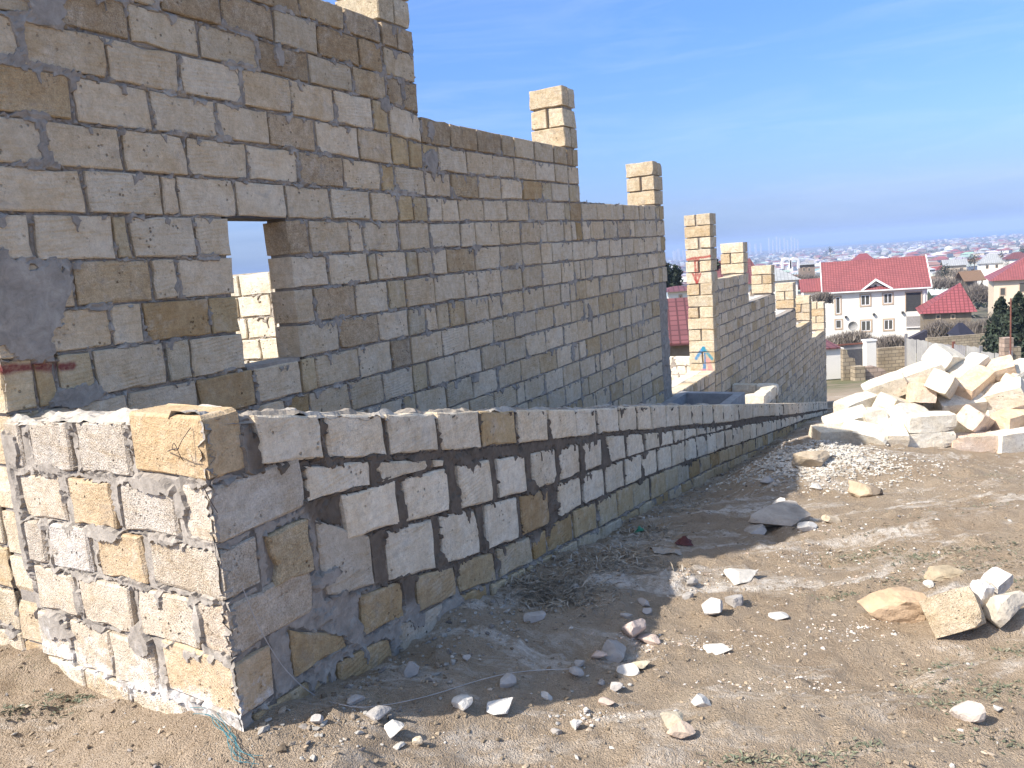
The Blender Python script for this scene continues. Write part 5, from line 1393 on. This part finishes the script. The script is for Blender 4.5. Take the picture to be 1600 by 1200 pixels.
quick_house('maroon_house', 'house with a broad maroon roof behind the stepped wall, left of its second pier', 1113, 1188, 446, 72, 34, M['roof_maroon'], M['wall_white'], 9, ridge=(.8, 3.6), eave=.5, wins=((1171, 1177, 452, 462),))
quick_house('maroon_shed', 'house with a plain maroon roof seen through the gateway', 1030, 1096, 540, 36, 56, M['roof_maroon'], M['field_wall'], 7, hip=False, eave=.4)
quick_house('white_cottage', 'small white cottage beyond the gateway below the pines', 1045, 1078, 455, 62, 5, M['roof_maroon'], M['wall_white'], 5, hip=True, wins=((1060, 1066, 460, 474),))
quick_house('grey_roof_house', 'white house with a pale grey hipped roof behind the small stepped piers', 1184, 1246, 440, 118, 20, M['roof_grey'], M['wall_white'], 9, ridge=(1.2, 2.4), wins=((1192, 1198, 444, 450), (1216, 1222, 443, 449)))
quick_house('pink_house', 'flat-roofed pinkish brick building left of the red villa roof', 1250, 1273, 414, 210, 2, M['roof_grey'], M['field_wall_pink'], 9, wins=((1254, 1258, 418, 424), (1262, 1266, 418, 424)))
quick_house('hill_house', 'house with dull red hipped roof and white dormer just above the villa roof ridge', 1333, 1366, 409, 260, 11, M['roof_red2'], M['wall_white'], 10, ridge=(2.2, 4.4))
quick_house('grey_long_house', 'long grey-roofed house with white walls far right of the villa ridge', 1532, 1567, 412, 240, 13, M['roof_grey'], M['wall_white'], 11, ridge=(2.4, 4.6), wins=((1540, 1545, 414, 420), (1555, 1560, 413, 419)))
quick_house('pale_barn', 'long low barn with pale grey roof right of the villa ridge', 1476, 1510, 416, 215, 8, M['roof_grey'], M['wall_cream'], 9, hip=False, wins=((1500, 1505, 418, 423),))
quick_house('dark_roof_house', 'dark grey-roofed house near the right edge above the cream house', 1572, 1612, 405, 230, 9, M['roof_maroon'], M['wall_white'], 9, ridge=(2.2, 4.0))
# twin white arches
tw_ = thing('white_arches', 'pair of white arched frames standing on the slope behind the stepped piers', 'arches', at_y(1235, 416, 200))
for xc in (1229, 1242):
    bag = Bag(); c0 = at_y(xc, 416, 200); m = 12
    po_ = [(-1.2, 0), (-1.2, 1.7)] + [(-1.2 * math.cos(t), 1.7 + 1.1 * math.sin(t)) for t in np.linspace(0, math.pi, m)][1:-1] + [(1.2, 1.7), (1.2, 0)]
    pi_ = [(-.7, 0), (-.7, 1.4)] + [(-.7 * math.cos(t), 1.4 + .75 * math.sin(t)) for t in np.linspace(0, math.pi, m)][1:-1] + [(.7, 1.4), (.7, 0)]
    v = [c0 + V([a, 0, b_ - .6]) for a, b_ in po_ + pi_] + [c0 + V([a, .6, b_ - .6]) for a, b_ in po_ + pi_]; k = len(po_)
    f = []
    for i in range(k - 1): f += [[i, i + 1, k + i + 1, k + i], [2 * k + i + 1, 2 * k + i, 3 * k + i, 3 * k + i + 1], [i + 1, i, 2 * k + i, 2 * k + i + 1], [k + i, k + i + 1, 3 * k + i + 1, 3 * k + i]]
    mesh_obj('arch', V(v), f, M['trim_white'], tw_)

# ------------------------------------------------------------------ yard walls and fences below the mound
def yard_box(name, label, cat, xl, xr, yt, yb, Y, depth, mat, group=None, extra=None):
    a = at_y(xl, yt, Y); b_ = at_y(xr, yt, Y); zt = float((a[2] + b_[2]) / 2); zb_ = float(at_y((xl + xr) / 2, yb, Y)[2]) - .5
    h = House(name, label, cat, (a[0], Y, zb_), 0, group)
    h.W = b_[0] - a[0]; h.H = zt - zb_
    return h
h = yard_box('white_shed', 'small white shed with a maroon roof edge beside the end of the stepped wall', 'shed', 1281, 1319, 545, 578, 42, 3, None)
h.box('wall', (0, 0, 0), (h.W, 3, h.H), M['wall_white']); h.poly('roof', [(-.1, -.15, h.H), (h.W - .25, -.15, h.H), (h.W - .35, 3.2, h.H + .45), (-.1, 3.2, h.H + .45)], .08, (0, 0, 1), M['roof_maroon'])
h = yard_box('gate_recess', 'dark yard gate under a thin iron bar right of the white shed', 'gate', 1325, 1353, 546, 570, 43.5, 1, None)
h.box('gate_leaf', (0, 0, 0), (h.W, .1, h.H), plain('dark_gate', (.085, .085, .095), .7)); h.box('bar', (-.7, -.05, h.H + .28), (h.W, .05, h.H + .36), M['rust'])
h.box('lattice', (-.2, .02, h.H + .02), (h.W, .06, h.H + .26), M['panel_dark'])
h = yard_box('white_gatepost', 'white gatepost with a shaded right side between the dark gate and the tan wall', 'gatepost', 1354, 1369, 533, 579, 43, .5, None)
h.box('post', (0, 0, 0), (h.W, .55, h.H), M['wall_white']); h.box('cap', (-.04, -.04, h.H), (h.W + .04, .59, h.H + .06), M['trim_white'])
h = yard_box('tan_yard_wall', 'tan rubble yard wall between the white gatepost and the grey sheet fence', 'wall', 1372, 1415, 543, 580, 46, .3, None)
h.box('wall', (0, 0, 0), (h.W, .3, h.H), M['field_wall'], None, True)
h = yard_box('ruined_wall', 'broken tan stone wall stepping down in front of the dark gate', 'wall', 1317, 1350, 545, 606, 40, .3, None)
h.poly('wall', [(0, 0, 0), (h.W, 0, 0), (h.W, 0, h.H * .55), (h.W * .62, 0, h.H * .58), (h.W * .55, 0, h.H * .80), (h.W * .3, 0, h.H * .83), (h.W * .12, 0, h.H), (0, 0, h.H)], .3, (0, 1, 0), M['field_wall'])
h = yard_box('stone_stub', 'pinkish stone stub wall with a dark side behind the left end of the block pile', 'wall', 1350, 1392, 572, 612, 39.0, .4, None)
h.poly('wall', [(0, 0, 0), (h.W, 0, 0), (h.W, 0, h.H * .62), (h.W * .75, 0, h.H * .9), (h.W * .4, 0, h.H), (0, 0, h.H)], .4, (0, 1, 0), M['field_wall_pink'])
h.box('pier', (-.55, -.25, 0), (-.05, .3, h.H * 1.04), M['field_wall'], None, True)
# sheet fence running towards the viewer on the right
A = at_y(1415, 528, 46.0); B_ = at_y(1578, 556, 38.0)
fe = thing('sheet_fence', 'grey sheet-metal fence of upright panels behind the block pile', 'fence', A - UP * 2)
npan = 8
for k in range(npan):
    p = A + (B_ - A) * (k / npan); q = A + (B_ - A) * ((k + .96) / npan); zt = (p[2] + q[2]) / 2 + (.12 if k in (4, 5) else 0) + .03 * (k % 2)
    bag = Bag(); m = 13; d = (q - p); d[2] = 0; nn = V([d[1], -d[0], 0]); nn = nn / np.linalg.norm(nn); vs = []
    for i in range(m):
        off = .03 * (i % 2)
        c = p + d * i / (m - 1) + nn * off
        vs += [V([c[0], c[1], zt - 2.4]), V([c[0], c[1], zt + .02 * math.sin(i)])]
    f = [[2 * i, 2 * i + 2, 2 * i + 3, 2 * i + 1] for i in range(m - 1)]
    mesh_obj('sheet_panel', V(vs), f, M['panel_dark'] if k in (3, 4) else M['panel'], fe)
for k in (0, 4, 6, 8):
    p = A + (B_ - A) * (k / npan); bag = Bag(); boxf(bag, p + V([0, -.06, -1.05]), (.13, .1, 2.6), rotm(0)); bag.make('fence_post', M['rust'] if k == 4 else M['panel_dark'], fe)
h = yard_box('stone_gate_pier', 'pale stone pier beside the conifers behind the right end of the pile', 'pier', 1570, 1584, 528, 580, 38, .5, None)
h.box('pier', (0, 0, 0), (h.W, .45, h.H), M['field_wall_pink'], None, True); h.box('step', (h.W, 0, 0), (h.W + .36, .4, h.H * .78), M['field_wall'], None, True)
p = at_y(1579, 575, 37); tube('pole', [p - UP * .6, at_y(1579.5, 466, 37)], .035, M['rust'], 'thin rusty pole rising before the conifers at the right edge', 'pole')
h = yard_box('long_yard_wall', 'low pale wall across the yard behind the grey sheet fence', 'wall', 1449, 1540, 525, 540, 62, .3, None)
h.box('wall', (0, 0, 0), (h.W, .3, h.H), M['field_wall'], None, True)
h = yard_box('black_tent', 'dark pointed shed roof in the yard right of the bare tree', 'shed', 1500, 1525, 524, 528, 64, 2, None)
h.box('wall', (0.1, 0.1, 0), (h.W - .1, 1.8, h.H), M['panel_dark']); h.hip_roof(0, h.W, 0, 2, h.H, h.H + .95, (h.W * .3, h.W * .6), plain('black_sheet', (.03, .03, .045), .6))
h = yard_box('dark_hut', 'dark-sided hut wall under the villa balcony behind the fence', 'shed', 1419, 1449, 527, 545, 66, 2, None)
h.poly('wall', [(0, 0, 0), (h.W, 0, 0), (h.W, 0, h.H + .55), (0, 0, h.H - .1)], .5, (0, 1, 0), plain('dark_hut_wall', (.06, .055, .07), .9))
h = yard_box('reed_shed', 'brown reed-thatched open shed in the scrub right of the villa roof', 'shed', 1507, 1537, 430, 444, 150, 3, None)
h.gable_roof(-.3, h.W + .3, -.4, 3.4, h.H * .5, h.H + .7, plain('reed', (.22, .14, .09), .95)); h.box('post', (.1, .1, 0), (.25, .25, h.H * .55), M['bark']); h.box('post', (h.W - .25, .1, 0), (h.W - .1, .25, h.H * .55), M['bark']); h.box('wall', (.3, 2.2, 0), (h.W - .3, 2.5, h.H * .55), M['bark'])

# ------------------------------------------------------------------ trees and bushes
def foliage(c, rad, n, leaf, cols, r2, shape='ball'):
    P = r2.normal(0, 1, (n, 3)); P /= np.linalg.norm(P, axis=1)[:, None]
    if shape == 'cone':
        t = r2.random(n) ** 1.35; a = r2.uniform(0, 6.28, n); rr = (1 - t) ** .8 * (.55 + .45 * r2.random(n)) * (1 + .35 * np.sin(a * 3 + t * 21))
        P = np.stack([np.cos(a) * rr, np.sin(a) * rr, t * 2 - 1], 1)
        nz = fbm(a * 1.6 + t * 7, t * 9, int(r2.integers(9999)), 2); P = P * V([1, 1, 1.0]) * (1 + (nz[:, None] - .5) * V([.9, .9, .12])); P = P[nz > .36]
    else:
        P = P * (r2.random((n, 1)) ** .45)
        nz = fbm(P[:, 0] * 2.3 + 5, P[:, 1] * 2.3 + P[:, 2] * 2.1, int(r2.integers(9999)), 2); P = P[nz > .40]
    n = len(P); C = c + P * V(rad); vs = np.zeros((n, 3, 3)); d = r2.normal(0, 1, (n, 3)); d /= np.linalg.norm(d, axis=1)[:, None]
    e = np.cross(d, r2.normal(0, 1, (n, 3))); e /= np.linalg.norm(e, axis=1)[:, None]; L_ = leaf * r2.uniform(.6, 1.4, (n, 1))
    vs[:, 0] = C - d * L_; vs[:, 1] = C + d * L_; vs[:, 2] = C + e * L_ * .9
    cc = V(cols)[r2.integers(len(cols), size=n)] * r2.uniform(.75, 1.3, (n, 1))
    t = np.repeat(np.hstack([cc, np.ones((n, 1))]), 3, 0)
    return vs.reshape(-1, 3), np.arange(n * 3).reshape(n, 3).tolist(), t
def tree(name, label, cat, x, yb, yt, wpx, Y, cols, seed, shape='ball', n=1500, leaf=None, group=None, trunk=.25):
    r2 = np.random.default_rng(seed); b_ = at_y(x, yb, Y); t_ = at_y(x, yt, Y); H_ = t_[2] - b_[2]; Wd = wpx / FOC * Y
    root = thing(name, label, cat, V([b_[0], Y, b_[2]]), group); lf = leaf or Wd * .035
    zc = b_[2] + H_ * (.5 + trunk / 2); rz = H_ * (.5 - trunk / 2)
    bag = Bag()
    if shape == 'cone': bag.add(*foliage(V([b_[0], Y, zc]), (Wd / 2, Wd / 2, rz), n, lf, cols, r2, 'cone'))
    else:
        for k in range(6):
            o_ = V([r2.normal(0, .24) * Wd, r2.normal(0, .24) * Wd, r2.normal(0, .3) * rz]) if k else V([0, 0, 0.])
            s_ = r2.uniform(.4, .7) if k else .75
            bag.add(*foliage(V([b_[0], Y, zc]) + o_, (Wd / 2 * s_, Wd / 2 * s_, rz * s_), n // 5, lf, cols, r2))
    bag.make('crown', M['leaf'], root)
    tube('trunk', [V([b_[0], Y, b_[2] - .5]), V([b_[0] + .03 * H_, Y, b_[2] + H_ * .35]), V([b_[0], Y, b_[2] + H_ * .75])], max(.05, Wd * .03), M['bark'], parent=root)
    return root
DKG = [(.030, .042, .026), (.04, .055, .033), (.055, .068, .04), (.022, .03, .022)]
tree('conifer', 'dark green conifer, tallest of the cluster at the right edge behind the stone pier', 'tree', 1590, 578, 460, 92, 47, DKG, 1, 'cone', 5200, .15, 'conifers behind the fence', .05)
tree('conifer', 'dark green conifer left of the tallest one, standing behind the fence', 'tree', 1563, 575, 466, 66, 50, DKG, 2, 'cone', 4200, .15, 'conifers behind the fence', .05)
tree('conifer', 'dark green conifer at the very right edge of the photo', 'tree', 1618, 580, 470, 80, 46, DKG, 3, 'cone', 4200, .15, 'conifers behind the fence', .05)
for i, (x, yb, yt, wp, lab) in enumerate(((1046, 470, 402, 22, 'dark pine just right of the end of the tall wall'), (1060, 470, 405, 24, 'dark pine left of the painted gate pier'), (1036, 470, 408, 24, 'dark pine partly hidden by the end of the tall wall'), (1120, 440, 404, 20, 'dark tree right of the painted gate pier'))):
    tree('pine_tree', lab, 'tree', x, yb, yt, wp, 75, DKG, 20 + i, 'ball', 1800, .16, 'pines beyond the gateway', .15)
MIDG = [(.06, .075, .045), (.08, .09, .055), (.05, .06, .04)]
for i, (x, yb, yt, wp, Y, lab) in enumerate(((1522, 420, 392, 22, 230, 'dark round tree left of the long grey-roofed house'), (1566, 418, 388, 11, 240, 'narrow dark tree right of the long grey-roofed house'), (1573, 430, 403, 12, 190, 'dark tree above the cream house roof at its left end'), (1594, 408, 378, 14, 260, 'tall dark tree near the right photo edge on the plain'), (1476, 440, 409, 24, 170, 'dark bushy tree below the pale barn'), (1297, 401, 384, 10, 420, 'dark tree on the plain above the left end of the villa roof'))):
    tree('dark_tree', lab, 'tree', x, yb, yt, wp, Y, DKG, 40 + i, 'ball', 900, None, 'dark trees on the plain', .1)
TWG = [(.19, .16, .135), (.24, .205, .17), (.15, .125, .105), (.28, .24, .20)]
def bare_bush(name, label, x0, x1, yb, yt, Y, seed, n, group='bare shrubs in the yards', cols=TWG, wid=.02):
    r2 = np.random.default_rng(seed); a = at_y(x0, yb, Y); b_ = at_y(x1, yb, Y); H_ = (yb - yt) / FOC * Y; vs = []; ts = []
    W_ = b_[0] - a[0]
    for i in range(n):
        u = r2.random(); X = a[0] + W_ * u; Yp = Y + r2.normal(0, .14) * max(2.0, min(W_, 8)); z0 = a[2] + (b_[2] - a[2]) * u - .3
        hh = H_ * (.45 + .55 * math.sin(math.pi * min(1, max(0, (u * .9 + .05)))) ** .5) * (.65 + .5 * fbm(V([X * .8]), V([Yp * .8]), seed, 2)[0])
        st = r2.random() * hh * .75; L_ = (hh - st) * r2.uniform(.35, 1.0) + .15
        d = V([r2.normal(0, .45), r2.normal(0, .45), 1.0]); d /= np.linalg.norm(d); o_ = V([X, Yp, z0 + st]); e_ = o_ + d * L_
        sd = np.cross(d, r2.normal(0, 1, 3)); sd /= np.linalg.norm(sd); w_ = wid * r2.uniform(.5, 1.5)
        vs += [o_ - sd * w_, o_ + sd * w_, e_]; c = V(cols[int(r2.integers(len(cols)))]) * r2.uniform(.75, 1.25); ts += [[*c, 1]] * 3
    f = np.arange(len(vs)).reshape(-1, 3).tolist()
    tag(mesh_obj(name, V(vs), f, M['leaf'], None, V(ts)), label, 'bush', group)
for i, (x0, x1, yb, yt, Y, n, lab) in enumerate((
    (1292, 1372, 542, 508, 70, 2600, 'long bare grey hedge below the left half of the villa'),
    (1368, 1418, 545, 514, 68, 1800, 'bare brown bush below the right windows of the villa'),
    (1450, 1492, 528, 486, 72, 2200, 'bare grey bush right of the villa porch'),
    (1484, 1516, 528, 492, 74, 1500, 'bare tree-like bush above the dark pointed shed'),
    (1512, 1556, 540, 482, 66, 2600, 'tall bare grey bush left of the conifers'),
    (1450, 1500, 450, 425, 140, 1500, 'grey scrub behind the red hipped roof'),
    (1498, 1552, 470, 436, 130, 2200, 'bare scrub between the red hipped roof and the cream house'),
    (1462, 1520, 432, 414, 180, 1300, 'grey scrub band below the pale barn'),
    (1160, 1290, 440, 420, 150, 2200, 'bare grey scrub behind the small stepped piers'),
    (1100, 1160, 420, 404, 200, 900, 'bare scrub beyond the painted pier'),
    (1270, 1300, 470, 446, 84, 900, 'bare bush at the left corner of the villa'),
    (1555, 1640, 500, 474, 90, 1800, 'bare scrub below the cream house wall'))):
    bare_bush('bare_bush', lab, x0, x1, yb, yt, Y, 100 + i, n, wid=.018 + Y * .00016)

# ------------------------------------------------------------------ the town on the plain
rt = random.Random(2024)
WALLS = [('white', (.80, .77, .72)), ('cream', (.70, .61, .48)), ('pinkish', (.62, .47, .40)), ('grey', (.50, .49, .47)), ('sandy', (.60, .51, .38))]
ROOFS = [('red', (.27, .095, .085)), ('brown', (.25, .15, .12)), ('grey', (.40, .41, .42)), ('pale', (.62, .62, .62)), ('greenish', (.30, .36, .32)), ('dark', (.16, .15, .16))]
def town_house(bag, X, Y, w_, d_, h_, rh, yaw, wc, rc):
    z = float(gz(X, Y)) - .4; R = rotm(yaw)
    v = V([[-w_ / 2, -d_ / 2, 0], [w_ / 2, -d_ / 2, 0], [w_ / 2, d_ / 2, 0], [-w_ / 2, d_ / 2, 0], [-w_ / 2, -d_ / 2, h_], [w_ / 2, -d_ / 2, h_], [w_ / 2, d_ / 2, h_], [-w_ / 2, d_ / 2, h_]]) @ R.T + V([X, Y, z])
    bag.add(v, [[0, 1, 5, 4], [1, 2, 6, 5], [2, 3, 7, 6], [3, 0, 4, 7], [4, 5, 6, 7]], (*wc, 1))
    e = .4; a = w_ * .22
    v = V([[-w_ / 2 - e, -d_ / 2 - e, h_ + .02], [w_ / 2 + e, -d_ / 2 - e, h_ + .02], [w_ / 2 + e, d_ / 2 + e, h_ + .02], [-w_ / 2 - e, d_ / 2 + e, h_ + .02], [-a, 0, h_ + rh], [a, 0, h_ + rh]]) @ R.T + V([X, Y, z])
    bag.add(v, [[0, 1, 5, 4], [1, 2, 5], [2, 3, 4, 5], [3, 0, 4], [3, 2, 1, 0]], (*rc, 1))
    nw = max(1, int(w_ / 3.2)); fl = 2 if h_ > 5 else 1
    if Y < 900:
        for k in range(nw):
            for q in range(fl):
                x0 = -w_ / 2 + (k + .5) * w_ / nw - .55; z0 = .9 + q * 2.9
                v = V([[x0, -d_ / 2 - .05, z0], [x0 + 1.1, -d_ / 2 - .05, z0], [x0 + 1.1, -d_ / 2 - .05, z0 + 1.4], [x0, -d_ / 2 - .05, z0 + 1.4], [x0, -d_ / 2 + .1, z0], [x0 + 1.1, -d_ / 2 + .1, z0], [x0 + 1.1, -d_ / 2 + .1, z0 + 1.4], [x0, -d_ / 2 + .1, z0 + 1.4]]) @ R.T + V([X, Y, z])
                bag.add(v, [[0, 1, 2, 3], [0, 4, 5, 1], [1, 5, 6, 2], [2, 6, 7, 3], [3, 7, 4, 0]], (.07, .07, .075, 1))
spots = []
tries = 0
while len(spots) < 1050 and tries < 40000:
    tries += 1
    t = rt.random(); Y = 170 * (4300 / 170) ** (t ** .62)
    x = rt.uniform(985, 1660) if rt.random() < .9 else rt.uniform(600, 2000)
    r = ray(x, 400); X = r[0] / r[1] * Y
    if Y < 330 and any(abs(x - a) < b_ for a, b_ in ((1260, 26), (1350, 34), (1550, 34), (1492, 34), (1592, 28), (1235, 24))): continue
    q = X / Y
    if Y > min(3600, 4300 + (.62 - q) * 7000) - 60 and q > .35 and Y > 4200: continue
    ok = True
    for a in spots[-140:]:
        if abs(a[0] - X) < 13 + Y * .006 and abs(a[1] - Y) < 13 + Y * .01: ok = False; break
    if ok: spots.append((X, Y, x))
spots.sort(key=lambda a: a[1])
vis = [a for a in spots if 1030 < a[2] < 1600]; hidn = [a for a in spots if not 1030 < a[2] < 1600]
rest = Bag()
SEC = ((1072, 'left of painted pier'), (1135, 'right of painted pier'), (1170, 'by second stepped pier'), (1215, 'by third stepped pier'), (1283, 'left of villa roof'), (1330, 'above villa roof left end'), (1370, 'above villa gable'), (1415, 'above villa roof middle'), (1450, 'above villa roof right end'), (1480, 'just right of villa'), (1520, 'above red hipped annex'), (1560, 'left of cream house'), (9999, 'above cream house'))
for i, (X, Y, x) in enumerate(vis + hidn):
    wn, wc = rt.choices(WALLS, (5, 3, 1.5, 2, 2))[0]; rn, rc = rt.choices(ROOFS, (3.5, 2, 4, 3, 1.2, 1.2))[0]
    k = rt.uniform(.50, .85); wc = tuple(c * k for c in wc); rc = tuple(c * rt.uniform(.85, 1.15) for c in rc)
    w_ = rt.uniform(9, 17); d_ = rt.uniform(8, 12); two = rt.random() < .5; h_ = rt.uniform(5.6, 7) if two else rt.uniform(3, 4)
    if i < 300 and i < len(vis):
        bag = Bag(); town_house(bag, X, Y, w_, d_, h_, rt.uniform(1.2, 2.6), rt.uniform(-35, 35), wc, rc)
        sec = next(t_ for lim, t_ in SEC if x < lim)
        ds = 'near plain' if Y < 420 else 'mid town' if Y < 700 else 'far town'
        lab = f'{"tall" if two else "low"} {wn} house, {rn} roof, {ds}, {sec}'
        tag(bag.make('town_house', M['town']), lab, 'house', 'houses of the town on the plain')
    else:
        town_house(rest, X, Y, w_, d_, h_, rt.uniform(1.2, 2.6), rt.uniform(-35, 35), wc, rc)
_by = {}
for o in COL.objects:
    if o.get('group') == 'houses of the town on the plain': _by.setdefault(o['label'], []).append(o)
for lab, os_ in _by.items():
    os_.sort(key=lambda o: o.location.y)
    wds = {2: ('nearer of two', 'farther of two'), 3: ('nearest of three', 'middle of three', 'farthest of three'), 4: ('nearest of four', 'second of four', 'third of four', 'farthest of four')}.get(len(os_))
    if wds:
        for o, w_ in zip(os_, wds): o['label'] = lab + ', ' + w_
tag(rest.make('distant_houses', M['town']), 'hundreds of tiny pale and red-roofed houses fading into the haze', 'houses', None, 'stuff')
# scrub and trees between the houses
r2 = np.random.default_rng(8); bag = Bag()
for k in range(2300):
    t = r2.random(); Y = 130 * (4200 / 130) ** (t ** .75); x = r2.uniform(960, 1680)
    r = ray(x, 400); X = r[0] / r[1] * Y
    if Y < 170 and 1280 < x < 1600 and r2.random() < .5: continue
    hgt = r2.uniform(1.8, 5.5); wd = hgt * r2.uniform(.7, 1.7); z = float(gz(X, Y)) + hgt * .4
    dark = r2.random() < .3
    cols = DKG if dark else [(.15, .125, .10), (.19, .16, .13), (.12, .105, .085), (.10, .10, .065)]
    n = 46 if Y < 700 else 20
    bag.add(*foliage(V([X, Y, z]), (wd, wd, hgt * .62), n, hgt * .20 + Y * .0004, cols, r2))
tag(bag.make('distant_trees', M['leaf']), 'grey-brown scrub and dark trees scattered between the town houses', 'trees', None, 'stuff')
# high-rise skyline ghosting in the haze
for i, (x, yb, yt, wp, Y) in enumerate(((1123, 392, 384, 5, 4600), (1130, 391, 386, 4, 4700), (1172, 388, 378, 3, 4600), (1181, 388, 380, 4, 4700), (1189, 387, 379, 3, 4600), (1202, 387, 370, 3, 4600), (1208, 387, 374, 3, 4700), (1214, 387, 368, 3, 4600), (1219, 387, 371, 3, 4800), (1226, 386, 369, 3, 4700), (1231, 386, 374, 3, 4600), (1237, 386, 368, 3, 4700), (1242, 385, 371, 3, 4600), (1247, 385, 373, 3, 4700), (1060, 398, 388, 6, 4400), (1054, 399, 391, 7, 4400), (1068, 398, 390, 4, 4400))):
    b_ = at_y(x, yb, Y); H_ = (yb - yt) / FOC * Y * .85; W_ = wp / FOC * Y * .7; zb_ = float(gz(b_[0], Y)) - 2
    bag = Bag(); top = b_[2] + H_
    bag2 = Bag(); boxf(bag2, V([b_[0], Y, (zb_ + top) / 2]), (W_, W_ * .8, top - zb_), rotm(0), (.52, .53, .56, 1)); boxf(bag2, V([b_[0], Y, top + H_ * .04]), (W_ * .5, W_ * .4, H_ * .08), rotm(0), (.48, .49, .52, 1))
    ORD = ('first', 'second', 'third', 'fourth', 'fifth', 'sixth', 'seventh', 'eighth', 'ninth', 'tenth', 'eleventh', 'twelfth')
    lab = f'hazy pale tower block, {ORD[i - 2]} from the left in the main distant skyline cluster' if 1160 < x else (f'hazy pale tower block beside the second stepped-wall pier, {"left" if x < 1127 else "right"} one of two' if x > 1100 else f'hazy pale tower block left of the painted pier, {("middle", "leftmost", "rightmost")[i - 14]} of three')
    tag(bag2.make('tower_block', M['town']), lab, 'tower', 'hazy skyline towers')
